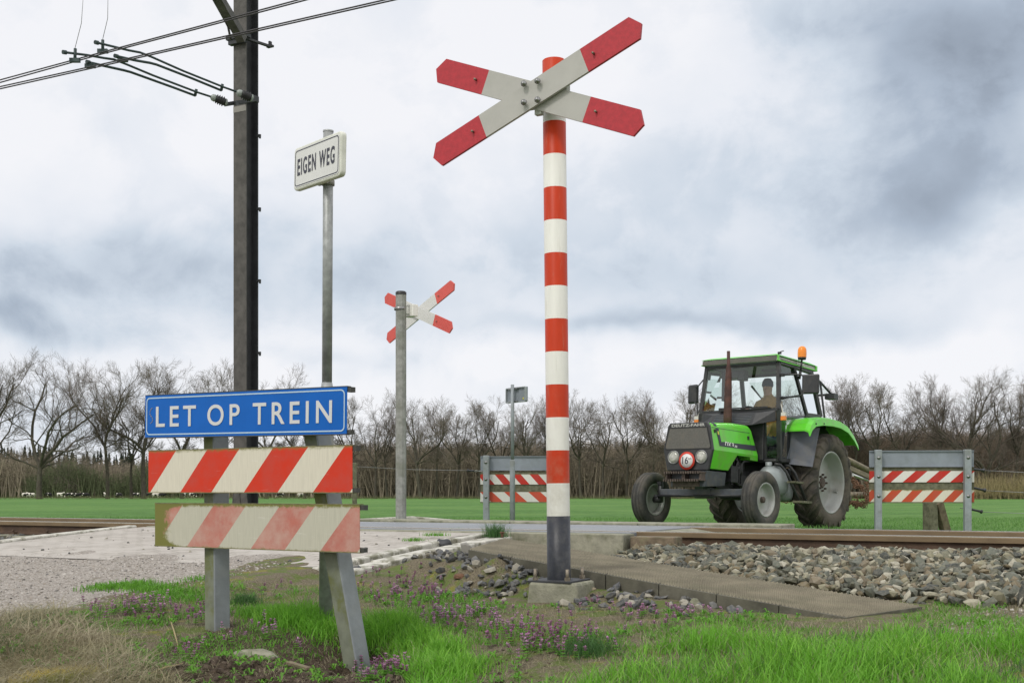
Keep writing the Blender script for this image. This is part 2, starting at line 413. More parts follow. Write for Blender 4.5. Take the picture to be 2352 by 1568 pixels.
# ================================================================== GROUND
def vnoise(x, y, seed, octs=4):
    """vectorised value noise, about -1..1"""
    out = np.zeros_like(x, dtype=float); amp = 1.; tot = 0
    for o_ in range(octs):
        xi = np.floor(x).astype(np.int64); yi = np.floor(y).astype(np.int64); xf = x - xi; yf = y - yi
        def h(a, b):
            n_ = (a * 374761393 + b * 668265263 + (seed + o_) * 974634777) & 0xffffffff
            n_ = ((n_ ^ (n_ >> 13)) * 1274126177) & 0xffffffff
            return ((n_ ^ (n_ >> 16)) & 0xffff) / 32767.5 - 1
        u = xf * xf * (3 - 2 * xf); v = yf * yf * (3 - 2 * yf)
        out += amp * ((h(xi, yi) * (1 - u) + h(xi + 1, yi) * u) * (1 - v) + (h(xi, yi + 1) * (1 - u) + h(xi + 1, yi + 1) * u) * v)
        tot += amp; amp *= .5; x = x * 2.03 + 11.3; y = y * 2.03 + 5.7
    return out / tot
ROADC = [0, 3, 4.5, 5.5, 6.2, 7, 8, 9.3, 9.8, 12.9, 14.5, 17, 19.7, 24, 30, 9999]
ROADZ = [-.30, -.20, -.08, 0., .05, .12, .20, .295, .315, .315, .27, .165, .085, .0, -.03, -.03]
OFFC = [0, 3, 4.2, 5, 5.6, 6.5, 7.5, 8.4, 9.3, 12.9, 14, 16, 30, 9999]
OFFZ = [-.42, -.34, -.25, -.14, -.07, -.02, .0, .03, .10, .10, .04, .0, -.03, -.03]
def height(X, Y, fine=True):
    a, c = AC(X, Y)
    zr = np.interp(c, ROADC, ROADZ); zo = np.interp(c, OFFC, OFFZ)
    zo = zo + .07 * sstep(a, 0, 3) * (1 - sstep(c, 7, 9)) * sstep(c, 4, 6)          # drier shoulder on the right
    zo = zo + .07 * sstep(-a, 3.2, 4.4) * (1 - sstep(c, 5.2, 6.5))                  # and towards the left leg
    edge = .10 * vnoise(X * 1.3, Y * 1.3, 3)
    wr = sstep(a + edge, -10.9, -9.75) * (1 - sstep(a + edge, -5.5 - .3 * (1 - sstep(c, 6.0, 7.3)), -4.95))
    wfar = sstep(a, -9.6, -8.4) * (1 - sstep(a, -3.6, -2.2))
    wr = np.where(c > 13, wfar, wr)
    z = zo * (1 - wr) + zr * wr
    # bank of earth against the kerb, and the bed of the walkway
    kb = (1 - sstep(a, -4.9, -4.35)) * sstep(a, -5.7, -5.45) * sstep(c, 5.6, 6.9) * (1 - sstep(c, 9.0, 9.5)); z = z * (1 - kb) + (np.interp(c, ROADC, ROADZ) - .004 - .05 * sstep(a, -5.46, -5.3) - .05 * sstep(a, -5.0, -4.5)) * kb
    wz = np.interp(a, [-5.2, -4.43, -1.49, -1.2], [.285, .275, -.005, -.01]) - np.interp(a, [-4.6, -3.4, -2.2, -1.5], [.085, .11, .07, .004]); ce_ = 7.67 - .2857 * (a + 4.43); wk = sstep(c, ce_ - .40, ce_ - .04) * (1 - sstep(c, 9.2, 9.6)) * sstep(a, -5.15, -4.9) * (1 - sstep(a, -.9, -.3)); z = z * (1 - wk) + wz * wk
    D = np.hypot(X, Y)
    z = z - .12 * sstep(D, 60, 170) - .70 * sstep(D, 175, 340)
    near = 1 - sstep(D, 13, 18)
    z = z + .018 * vnoise(X * 2.2, Y * 2.2, 8) * near * (1 - wr * .8)
    z = z + wr * sstep(c, 6.0, 6.7) * (1 - sstep(c, 7.5, 8.1)) * (.004 + .018 * vnoise(X * 1.6, Y * 1.6, 61, 4))
    # loose soil dug up round the leaning leg
    for gx, gy, sr, hh in ((-.78, 6.15, .30, -.13), (-1.05, 5.5, .28, .04), (-1.35, 5.6, .25, .05), (-.45, 5.6, .16, .04), (-1.6, 5.5, .3, .03), (-.12, 8.55, .12, .07)):
        g = np.exp(-((X - gx) ** 2 + (Y - gy) ** 2) / sr ** 2)
        z = z + g * hh * (1 + .9 * vnoise(X * 14, Y * 14, 21, 4)) + g * .016 * vnoise(X * 45, Y * 45, 5, 3)
    return z
def hz(x, y): return float(height(np.array([float(x)]), np.array([float(y)]))[0])
def GG(x, y):      # photo measurement of a spot lying on the terrain
    z = 0.
    for _ in range(14):
        p = G(x, y, z); z = z * .4 + hz(p.x, p.y) * .6
    return G(x, y, z)
def on(v, dz=0.): return Vector((v[0], v[1], hz(v[0], v[1]) + dz))

def axis(lo, hi, step, far, g=1.10):
    a = list(np.arange(lo, hi, step)); s_ = step; x = a[-1]
    while x < far: s_ *= g; x += s_; a.append(x)
    s_ = step; x = a[0]
    while x > -far: s_ *= g; x -= s_; a.insert(0, x)
    return np.array(a)
gx = axis(-5.2, 4.2, .028, 4000, 1.13); gy0 = axis(4.6, 9.6, .028, 4000, 1.11); gy = gy0[gy0 > -60]
XX, YY = np.meshgrid(gx, gy); ZZ = height(XX.ravel(), YY.ravel()).reshape(XX.shape)
nx_, ny_ = len(gx), len(gy); idx = np.arange(nx_ * ny_).reshape(ny_, nx_)
Fg = np.stack([idx[:-1, :-1], idx[:-1, 1:], idx[1:, 1:], idx[1:, :-1]], -1).reshape(-1, 4)
Xf, Yf = XX.ravel(), YY.ravel(); A_, C_ = AC(Xf, Yf)
nz = vnoise(Xf * 1.7, Yf * 1.7, 40, 4)
LUSH = [G(x, y, -.10).to_2d() for x, y in ((575, 1410), (650, 1405), (725, 1412), (735, 1460), (835, 1452), (900, 1465), (1000, 1490), (1080, 1530), (1200, 1562), (1390, 1535), (1480, 1502), (1600, 1492), (1700, 1482), (1850, 1492), (2100, 1488), (2352, 1510), (2700, 1520), (3300, 2200), (700, 2200), (820, 1640), (945, 1560), (910, 1490), (860, 1465), (800, 1480), (640, 1436))]
def inpoly(X, Y, poly):
    r_ = np.zeros(X.shape, bool); j = len(poly) - 1
    for i in range(len(poly)):
        xi, yi = poly[i]; xj, yj = poly[j]
        r_ ^= ((yi > Y) != (yj > Y)) & (X < (xj - xi) * (Y - yi) / (yj - yi + 1e-12) + xi); j = i
    return r_
STRAW = [G(x, y, -.02).to_2d() for x, y in ((-300, 1415), (130, 1400), (260, 1440), (420, 1500), (470, 1600), (500, 2000), (-900, 2000))]
SOIL = [G(x, y, -.12).to_2d() for x, y in ((350, 1500), (520, 1460), (640, 1480), (760, 1450), (900, 1490), (960, 1530), (930, 1680), (450, 1700), (300, 1560))]
near_ = 1 - sstep(np.hypot(Xf, Yf), 11, 14)
field = sstep(C_ + .4 * nz, 13.2, 14.2); field = np.maximum(field, sstep(-C_, -3.5, 2))
gravel = sstep(-A_ + .35 * nz, 5.75, 6.15) * (1 - sstep(C_, 7.6, 8.6)) * sstep(C_ + .2 * nz, 3.9, 4.5)
gravel = np.maximum(gravel, sstep(A_ + .5 * nz, -.4, .5) * sstep(C_ + .2 * nz, 6.0, 6.5) * (1 - sstep(C_, 8.6, 9)) * .85)
bed = sstep(C_, 8.6, 9.2) * (1 - sstep(C_, 13.2, 14)); gravel = np.maximum(gravel, bed * .9)
lush = inpoly(Xf, Yf, LUSH).astype(float); straw = inpoly(Xf, Yf, STRAW).astype(float) * near_
soil = inpoly(Xf, Yf, SOIL).astype(float) * near_
cols = np.stack([gravel, soil, field, np.maximum(straw * .99, 0)], -1)
def ground_mat():
    m = bpy.data.materials.new('ground'); m.use_nodes = True; t = NT(m.node_tree)
    b = t.n('ShaderNodeBsdfPrincipled'); o = t.n('ShaderNodeOutputMaterial'); t.l(b.outputs[0], o.inputs[0])
    at = t.n('ShaderNodeVertexColor', layer_name='Col'); sp = t.n('ShaderNodeSeparateColor'); t.l(at.outputs[0], sp.inputs[0])
    co = t.n('ShaderNodeNewGeometry').outputs['Position']
    flat = t.mapping(co, scale=(1, 1, 0))
    nb = t.noise(flat, 3.5, 6, .65); nm = t.noise(flat, 14, 6, .7); nf = t.noise(flat, 75, 5, .7); nff = t.noise(flat, 260, 3, .7)
    # weedy verge: brown thatch, green and yellow-green moss
    base = t.mix(t.ramp(nf, .35, .65), (.10, .083, .056), (.28, .24, .165))
    base = t.mix(t.math('MULTIPLY', t.ramp(nff, .55, .68), .6), base, (.30, .26, .18))
    base = t.mix(t.math('MULTIPLY', t.ramp(t.noise(t.mapping(co, loc=(5, 9, 0), scale=(1, 1, 0)), 5, 7, .72), .47, .57), .75), base, (.12, .19, .03))
    base = t.mix(t.math('MULTIPLY', t.ramp(t.noise(t.mapping(co, loc=(1, 4, 0), scale=(1, 1, 0)), 4, 7, .72), .56, .64), .6), base, (.29, .27, .04))
    # bare dug soil
    sl = t.mix(t.ramp(nf, .3, .7), (.045, .033, .024), (.13, .098, .07)); sl = t.mix(t.math('MULTIPLY', t.ramp(nff, .62, .7), .5), sl, (.27, .23, .16))
    c = t.mix(t.ramp(t.math('ADD', sp.outputs[1], t.math('MULTIPLY', t.math('SUBTRACT', nm, .5), 1.4)), .45, .6), base, sl)
    # gravel track
    v = t.n('ShaderNodeTexVoronoi'); v.inputs['Scale'].default_value = 75; t.l(flat, v.inputs['Vector'])
    gs = t.n('ShaderNodeSeparateColor'); t.l(v.outputs['Color'], gs.inputs[0])
    gr = t.mix(gs.outputs[0], (.31, .28, .25), (.68, .63, .58)); gr = t.mix(t.ramp(v.outputs['Distance'], .45, .8), gr, (.27, .235, .20))
    gr = t.mix(t.math('MULTIPLY', t.ramp(nm, .42, .62), .4), gr, (.34, .30, .265)); gr = t.mix(t.math('MULTIPLY', t.ramp(nb, .58, .68), .5), gr, (.16, .145, .09))
    c = t.mix(t.ramp(t.math('ADD', sp.outputs[0], t.math('MULTIPLY', t.math('SUBTRACT', nm, .5), .9)), .4, .6), c, gr)
    c = t.mix(t.math('MULTIPLY', at.outputs[1], t.ramp(nf, .25, .6)), c, (.26, .215, .12))
    # meadow
    fl = t.mapping(co, scale=(1, 1, 0)); f1 = t.noise(fl, .12, 6, .6); f2 = t.noise(t.mapping(co, scale=(1, .35, 0)), 2.2, 7, .75); f3 = t.noise(t.mapping(co, scale=(1, .4, 0)), 16, 5, .75)
    g1 = t.mix(t.ramp(f3, .34, .66), (.045, .105, .024), (.11, .235, .052)); g1 = t.mix(t.math('MULTIPLY', t.ramp(f2, .46, .62), .6), g1, (.12, .26, .065)); g1 = t.mix(t.math('MULTIPLY', t.ramp(f1, .42, .62), .55), g1, (.15, .27, .07))
    wv = t.n('ShaderNodeTexWave'); t.l(t.mapping(co, rot=(0, 0, .5)), wv.inputs[0]); wv.inputs['Scale'].default_value = .22; wv.inputs['Distortion'].default_value = 1.5; g1 = t.mix(t.math('MULTIPLY', t.ramp(wv.outputs[0], .75, 1.), .28), g1, (.06, .13, .03)); g1 = t.mix(t.math('MULTIPLY', t.ramp(t.noise(t.mapping(co, loc=(40, 3, 0), scale=(1, .5, 0)), .9, 7, .75), .58, .68), .35), g1, (.13, .20, .05))
    c = t.mix(t.ramp(t.math('ADD', sp.outputs[2], t.math('MULTIPLY', t.math('SUBTRACT', nf, .5), .5)), .4, .6), c, g1)
    t.l(c, b.inputs['Base Color']); b.inputs['Roughness'].default_value = .95; b.inputs['Specular IOR Level'].default_value = .2
    bn = t.n('ShaderNodeBump'); bn.inputs['Strength'].default_value = .9; bn.inputs['Distance'].default_value = .02
    hh = t.math('ADD', nf, t.math('MULTIPLY', nff, .5)); hh = t.math('ADD', hh, t.math('MULTIPLY', nm, .8))
    t.l(hh, bn.inputs['Height']); t.l(bn.outputs[0], b.inputs['Normal']); M['ground'] = m
ground_mat()
g = np_mesh('ground', np.stack([Xf, Yf, ZZ.ravel()], -1), Fg, 'ground', smooth=True, cols=cols)
tagit(g, kind='structure')

# ---------------- brick approach, far road, crossing deck
def strip(name, a0, a1, cs, dz, matname, na=12, right=None, left=None):
    """ribbon following the road's height between two track-parallel edges"""
    V = []; Fs = []
    for i, c in enumerate(cs):
        zr = float(np.interp(c, ROADC, ROADZ)) + dz
        l_ = left(c) if left else a0; r_ = right(c) if right else a1
        for k in range(na + 1):
            a = l_ + (r_ - l_) * k / na; V.append(W(a, c, zr))
    for i in range(len(cs) - 1):
        for k in range(na):
            q = i * (na + 1) + k; Fs.append((q, q + 1, q + na + 2, q + na + 1))
    mb = MB(); mb.add(V, Fs); o = mb.build(name, matname); return o
def brick_mat():
    m = bpy.data.materials.new('brick_road'); m.use_nodes = True; t = NT(m.node_tree)
    b = t.n('ShaderNodeBsdfPrincipled'); o = t.n('ShaderNodeOutputMaterial'); t.l(b.outputs[0], o.inputs[0])
    co = t.n('ShaderNodeNewGeometry').outputs['Position']
    br = t.n('ShaderNodeTexBrick'); t.l(t.mapping(co, rot=(0, 0, TH)), br.inputs['Vector'])
    br.inputs['Scale'].default_value = 1; br.inputs['Brick Width'].default_value = .21; br.inputs['Row Height'].default_value = .105
    br.inputs['Mortar Size'].default_value = .010; br.inputs['Mortar Smooth'].default_value = .3; br.inputs['Bias'].default_value = -.1
    br.inputs['Color1'].default_value = (.33, .30, .27, 1); br.inputs['Color2'].default_value = (.45, .415, .375, 1); br.inputs['Mortar'].default_value = (.20, .18, .145, 1)
    n1 = t.noise(co, 2.2, 7, .7); n2 = t.noise(co, 40, 5, .7)
    c = t.mix(t.math('MULTIPLY', t.ramp(n2, .3, .7), .4), br.outputs[0], (.47, .44, .40))
    c = t.mix(t.math('MULTIPLY', t.ramp(n1, .45, .62), .85), c, (.43, .40, .365))
    c = t.mix(t.math('MULTIPLY', t.ramp(t.noise(co, 5, 8, .8), .63, .68), .8), c, (.11, .095, .07))
    t.l(c, b.inputs['Base Color']); b.inputs['Roughness'].default_value = .9
    bn = t.n('ShaderNodeBump'); bn.inputs['Strength'].default_value = .6; bn.inputs['Distance'].default_value = .006
    t.l(t.math('SUBTRACT', t.math('MULTIPLY', n2, .6), br.outputs['Fac']), bn.inputs['Height']); t.l(bn.outputs[0], b.inputs['Normal']); M['brick_road'] = m
brick_mat()
mat('asphalt', (.13, .14, .155), .75, 0, .15, 30, .5, 220, (.19, .19, .185), 2, .6)
mat('deck', (.20, .215, .235), .5, .1, .12, 20, .2, 120, (.26, .26, .25), 1.5, .6)
tagit(strip('brick_road', -9.72, -5.52, np.arange(7.2, 9.76, .15), .006, 'brick_road', left=lambda c: -9.75 - .05 * (9.7 - c), right=lambda c: -5.5 + .0 * c), kind='structure')
far_l = lambda c: -9.7 + 1.5 * float(sstep(c, 12.9, 16.5)); far_r = lambda c: -3.9 + .3 * float(sstep(c, 13, 16))
tagit(strip('road', 0, 0, np.arange(12.95, 14.3, .15), .012, 'asphalt', left=far_l, right=far_r), kind='structure')
# crossing deck: panels beside and between the rails
NC, FC = 10.30, 11.80; RZ = .340
mb = MB(); fr_ = Matrix(((CT, ST, 0), (-ST, CT, 0), (0, 0, 1)))
def tbox(mb, a0, a1, c0, c1, z0, z1, mi=0):
    p = [W(a, c, z) for z in (z0, z1) for a, c in ((a0, c0), (a1, c0), (a1, c1), (a0, c1))]; mb.hexa(p, mi)
for a0, a1 in ((-9.75, -7.93), (-7.91, -6.03), (-6.01, -4.12)):
    tbox(mb, a0, a1, 10.07, 10.225, .16, RZ - .004)
    tbox(mb, a0, a1, 10.42, 11.68, .16, RZ + .004)
    tbox(mb, a0, a1, 11.875, 12.3, .16, RZ - .004)
dk = mb.build('crossing_deck', 'deck', bevel=.006); tagit(dk, kind='structure')
mb = MB()
for i in range(3): tbox(mb, -9.75 + i * 1.9, -9.75 + i * 1.9 + 1.88, 9.78, 10.05, .02, RZ - .012)
tbox(mb, -4.03, -3.62, 9.84, 10.06, .04, RZ - .03, 1)
for i in range(4): tbox(mb, -9.75 + i * 1.6, -9.75 + i * 1.6 + 1.59, 12.32, 12.9, .05, RZ + .02)
# sloping wedge ends of the deck
for c0, c1 in ((10.44, 11.66),):
    for s_, e_ in ((-4.10, -3.35),):
        mb.hexa([W(s_, c0, .16), W(e_, c0, .16), W(e_, c1, .16), W(s_, c1, .16), W(s_, c0, RZ - .004), W(e_, c0 + .25, .24), W(e_, c1 - .25, .24), W(s_, c1, RZ - .004)])
ce = mb.build('deck_edge', ['concrete', 'wood_old'], bevel=.01); tagit(ce, kind='structure')

# ---------------- kerbs
def kerb(pts, wd, ht, label, n_each=2.0, matname='concrete_white'):
    """a run of kerb stones laid end to end along a line on the ground"""
    mb = MB(); o = empty('kerb', pts[0], label, 'kerb'); og = Vector(pts[0])
    pts = [p - og for p in pts]
    for p, q in zip(pts[:-1], pts[1:]):
        L = (q - p).length; k = max(1, round(L / n_each)); 
        for i in range(k):
            a_ = p.lerp(q, (i + .006) / k); b_ = p.lerp(q, (i + .994) / k); j = Vector((0, 0, rng.uniform(-.006, .006)))
            d = (b_ - a_).normalized(); s_ = Vector((d.y, -d.x, 0)).normalized() * wd / 2
            mb.hexa([a_ - s_ - Vector((0, 0, ht)), b_ - s_ - Vector((0, 0, ht)), b_ + s_ - Vector((0, 0, ht)), a_ + s_ - Vector((0, 0, ht)), a_ - s_ + j, b_ - s_ + j, b_ + s_ + j, a_ + s_ + j]); mb.cut()
    mb.each('kerbstone', matname, o, bevel=.012); return o
def rz(c, d=0): return float(np.interp(c, ROADC, ROADZ)) + d
kerb([W(-5.42, c, rz(c, .018)) for c in (7.15, 7.6, 8.4, 9.1, 9.7)], .10, .16, 'narrow pale kerb along the right edge of the brick road', .8)
kerb([W(-5.235, c, rz(c, -.012)) for c in (7.1, 7.7, 8.5, 9.2, 9.72)], .19, .16, 'wide white concrete kerb between the brick road and the sloping ribbed walkway', 1.0)
kerb([W(-9.86 - .03 * (9.7 - c), c, rz(c, .03)) for c in (6.4, 7.5, 8.6, 9.7)], .14, .16, 'white kerb along the far left edge of the brick road', 1.0)
kerb([W(a, c, z) for a, c, z in ((-10.6, 13.3, .27), (-10.2, 14.4, .31), (-9.7, 15.2, .34), (-8.9, 15.6, .27), (-8.35, 16.6, .16), (-8.4, 19.5, .07))], .16, .16, 'weathered pale kerb curving up behind the crossing at the foot of the distant cross', 1.0, 'concrete_white')
kerb([W(a, c, z) for a, c, z in ((-10.9, 13.1, .23), (-9.95, 14.3, .26), (-9.0, 14.9, .22), (-8.0, 16.2, .15))], .14, .16, 'low pale kerb in front of the curved kerb behind the crossing', 1.0, 'concrete')
kerb([W(a, c, z) for a, c, z in ((-7.6, 13.9, .30), (-6.7, 14.2, .33), (-5.4, 14.1, .31), (-3.6, 13.5, .30))], .16, .16, 'weathered concrete kerb behind the crossing between the striped post and the tractor', 1.0, 'concrete')
kerb([W(-3.6, 12.95, .345), W(-3.48, 12.45, .355), W(-3.45, 12.3, .35)], .16, .2, 'short concrete edge beam at the right end of the crossing before the front tractor wheel', 1.0, 'concrete')

# ---------------- rails
def rail(c, label):
    e = empty('rail', W(0, c, RZ - .159), label, 'rail', 'rails of the single track', rot=(0, 0, -TH))
    prof = [(-.07, 0), (.07, 0), (.07, .012), (.012, .03), (.009, .035), (.009, .100), (.030, .106), (.036, .112), (.036, .150), (.030, .157), (-.030, .157), (-.036, .150), (-.036, .112), (-.030, .106), (-.009, .100), (-.009, .035), (-.012, .03), (-.07, .012)]
    mb = MB(); vs = []
    A = [-160, -60, -30, -20, -15, -12, -10, -8, -6, -4, -2, 0, 2, 4, 8, 15, 40, 120]
    for a in A: vs += [(a, y, z) for y, z in prof]
    n = len(prof); fs = []; mis = []
    for i in range(len(A) - 1):
        for k in range(n):
            k2 = (k + 1) % n; fs.append((i * n + k, i * n + k2, (i + 1) * n + k2, (i + 1) * n + k)); mis.append(1 if k in (7, 8, 10, 11) else 0)
    mb.add(vs, fs); mb.m = mis; mb.build('rail_body', ['rail_rust', 'rail_brown'], e)
    hd = MB(); hd.box((-20, 0, .1585), (280, .058, .0066)); hd.build('running_surface', 'rail_head', e)
    fm = MB()
    for k in range(-26, 7):
        a = k * .6 + .2
        if -10 < a < -3.5: continue
        for s_ in (-1, 1):
            fm.box((a, s_ * .085, .012), (.09, .06, .03)); fm.tube([(a, s_ * .085, .02), (a, s_ * .085, .06)], .014, 6); fm.cut()
    fm.each('clip', 'rail_rust', e)
    return e
rail(NC, 'nearer rusty brown rail running out of the crossing deck beside the ballast')
rail(FC, 'farther rusty rail just behind the nearer one, its shiny head showing as a thin line')
mb = MB()
for k in range(-60, 40):
    a = k * .6 + .2
    if -10 < a < -3.5: continue
    tbox(mb, a - .13, a + .13, 9.80, 12.3, .03, RZ - .16)
sl = mb.build('sleepers', 'concrete', bevel=.01); tagit(sl, kind='structure')

# ---------------- loose stone
def stones(name, pts, size, mats, flat=.6, label=None, mi=None):
    """crushed stones: one random faceted lump per point"""
    N = len(pts); t_ = (1 + 5 ** .5) / 2
    base = np.array([(-1, t_, 0), (1, t_, 0), (-1, -t_, 0), (1, -t_, 0), (0, -1, t_), (0, 1, t_), (0, -1, -t_), (0, 1, -t_), (t_, 0, -1), (t_, 0, 1), (-t_, 0, -1), (-t_, 0, 1)]) / 1.9
    tri = np.array([(0, 11, 5), (0, 5, 1), (0, 1, 7), (0, 7, 10), (0, 10, 11), (1, 5, 9), (5, 11, 4), (11, 10, 2), (10, 7, 6), (7, 1, 8), (3, 9, 4), (3, 4, 2), (3, 2, 6), (3, 6, 8), (3, 8, 9), (4, 9, 5), (2, 4, 11), (6, 2, 10), (8, 6, 7), (9, 8, 1)])
    V = base[None] * (1 + rng.uniform(-.38, .25, (N, 12, 1))) * rng.uniform([.75, .5, flat * .6], [1.35, 1.0, flat * 1.2], (N, 3))[:, None]
    q = rng.normal(size=(N, 4)) * [1.6, .5, .5, 1.6]; q /= np.linalg.norm(q, axis=1)[:, None]; w_, x, y, z = q.T
    Rm = np.stack([1 - 2 * (y * y + z * z), 2 * (x * y - z * w_), 2 * (x * z + y * w_), 2 * (x * y + z * w_), 1 - 2 * (x * x + z * z), 2 * (y * z - x * w_), 2 * (x * z - y * w_), 2 * (y * z + x * w_), 1 - 2 * (x * x + y * y)], -1).reshape(N, 3, 3)
    V = np.einsum('nij,nkj->nki', Rm, V) * np.asarray(size).reshape(-1, 1, 1) + np.asarray(pts)[:, None]
    Fs = (tri[None] + 12 * np.arange(N)[:, None, None]).reshape(-1, 3)
    return np_mesh(name, V.reshape(-1, 3), Fs, mats, mi=None if mi is None else np.repeat(mi, 20))
def stone_mat(name, ramp):
    m = bpy.data.materials.new(name); m.use_nodes = True; t = NT(m.node_tree)
    b = t.n('ShaderNodeBsdfPrincipled'); o = t.n('ShaderNodeOutputMaterial'); t.l(b.outputs[0], o.inputs[0])
    gi = t.n('ShaderNodeNewGeometry'); cr = t.n('ShaderNodeValToRGB'); t.l(gi.outputs['Random Per Island'], cr.inputs[0]); cr.color_ramp.interpolation = 'CONSTANT'
    e = cr.color_ramp.elements; e[0].color = (*ramp[0], 1); e[1].position = 1 / len(ramp); e[1].color = (*ramp[1], 1)
    for i, c in enumerate(ramp[2:]): q = e.new((i + 2) / len(ramp)); q.color = (*c, 1)
    n1 = t.noise(gi.outputs['Position'], 45, 5, .7)
    c = t.mix(t.math('MULTIPLY', t.ramp(n1, .4, .65), .5), cr.outputs[0], (.22, .20, .16)); c = t.mix(t.math('MULTIPLY', t.ramp(t.noise(gi.outputs['Position'], 140, 3, .7), .5, .7), .4), c, (.10, .095, .085))
    t.l(c, b.inputs['Base Color']); b.inputs['Roughness'].default_value = .8; M[name] = m
stone_mat('ballast', [(.085, .092, .070), (.15, .148, .098), (.25, .235, .155), (.10, .112, .085), (.045, .052, .046), (.17, .135, .075), (.34, .32, .235), (.085, .088, .058), (.12, .132, .108), (.19, .155, .10), (.40, .38, .30)])
stone_mat('dark_stone', [(.055, .06, .068), (.08, .085, .095), (.13, .135, .14), (.05, .055, .06), (.30, .28, .23), (.075, .08, .085)])
stone_mat('pebble', [(.40, .37, .34), (.27, .25, .22), (.52, .49, .46), (.13, .125, .12), (.34, .30, .26)])
def ballast_h(a, c):
    e = np.interp(c, [7.9, 8.4, 9.0, 9.6, 10.3, 11.8, 12.6, 13.6], [.0, .035, .12, .185, .19, .19, .18, .03])
    ext = .17 * sstep(a, -1.8, 1.2) * sstep(c, 7.5, 8.8) * (1 - sstep(c, 9.6, 10.2))
    return e + ext
n_ = 12000; aa = rng.uniform(-3.9, 4.5, n_); cc = rng.uniform(7.75, 10.25, n_)
lim = np.interp(aa, [-3.9, -1.0, 0, 5], [9.05, 7.95, 7.8, 7.6]) + rng.normal(0, .06, n_)
k_ = cc > lim; aa, cc = aa[k_], cc[k_]; k_ = ~((np.abs(cc - NC) < .10)); aa, cc = aa[k_], cc[k_]
zz = ballast_h(aa, cc) + rng.uniform(-.02, .035, len(aa)) + .025 * vnoise(aa * 2, cc * 2, 4)
pt = np.stack([aa * CT + cc * ST, -aa * ST + cc * CT, zz], -1)
tagit(stones('ballast', pt, rng.uniform(.026, .062, len(pt)) * rng.choice([.8, 1, 1.1], len(pt)), 'ballast'), 'grey and brown crushed stone ballast beside the nearer rail', 'ballast', kind='stuff')
n_ = 5000; aa = np.concatenate([rng.uniform(-17, -9.95, n_), rng.uniform(-3.4, 5, n_ // 2)]); cc = np.concatenate([rng.uniform(8.9, 12.6, n_), rng.uniform(10.4, 12.6, n_ // 2)])
k_ = (np.abs(cc - NC) > .1) & (np.abs(cc - FC) > .1); aa, cc = aa[k_], cc[k_]
zz = np.interp(cc, [8.9, 9.6, 10, 12.6], [.04, .1, .14, .14]) + rng.uniform(-.02, .03, len(aa))
pt = np.stack([aa * CT + cc * ST, -aa * ST + cc * CT, zz], -1)
tagit(stones('ballast', pt, rng.uniform(.025, .045, len(pt)), 'dark_stone'), 'dark loose ballast between and left of the rails', 'ballast', kind='stuff')
aa = rng.uniform(-9.6, -5.6, 90); cc = rng.uniform(7.3, 9.5, 90); pt = np.stack([aa * CT + cc * ST, -aa * ST + cc * CT, np.interp(cc, ROADC, ROADZ) + .01], -1)
tagit(stones('crumbs', pt, rng.uniform(.005, .02, 90), 'dark_stone'), 'dark crumbs and small stones scattered on the brick road', 'stones', kind='stuff')
# dark stones beside the walkway's left edge and under it
P_ = []
for x, y, n_, r_ in ((1080, 1290, 45, .16), (1130, 1305, 60, .22), (1040, 1297, 30, .15), (1180, 1320, 50, .22), (1225, 1335, 40, .2), (1400, 1385, 40, .22), (1500, 1392, 25, .25), (1000, 1310, 18, .25), (1640, 1400, 16, .3), (950, 1330, 10, .3)):
    for _ in range(n_):
        g0 = GG(x, y); px, py = g0.x + rng.normal(0, r_), g0.y + rng.normal(0, r_ * .7); P_.append((px, py, hz(px, py) + rng.uniform(0, .03)))
tagit(stones('stone_pile', P_, rng.uniform(.02, .045, len(P_)), 'dark_stone'), 'dark broken stones spilled along the foot of the ribbed walkway', 'stones', kind='stuff')
n_ = 6000; aa = rng.uniform(-9.5, -5.8, n_); cc = rng.uniform(3.9, 7.4, n_); aa2 = rng.uniform(-1.0, 3.5, 3500); cc2 = rng.uniform(6.1, 7.9, 3500)
aa = np.concatenate([aa, aa2]); cc = np.concatenate([cc, cc2]); X_p = aa * CT + cc * ST; Y_p = -aa * ST + cc * CT
pt = np.stack([X_p, Y_p, height(X_p, Y_p)], -1)
tagit(stones('gravel', pt, rng.uniform(.004, .014, len(pt)), 'pebble'), 'small pale gravel scattered over the track', 'gravel', kind='stuff')

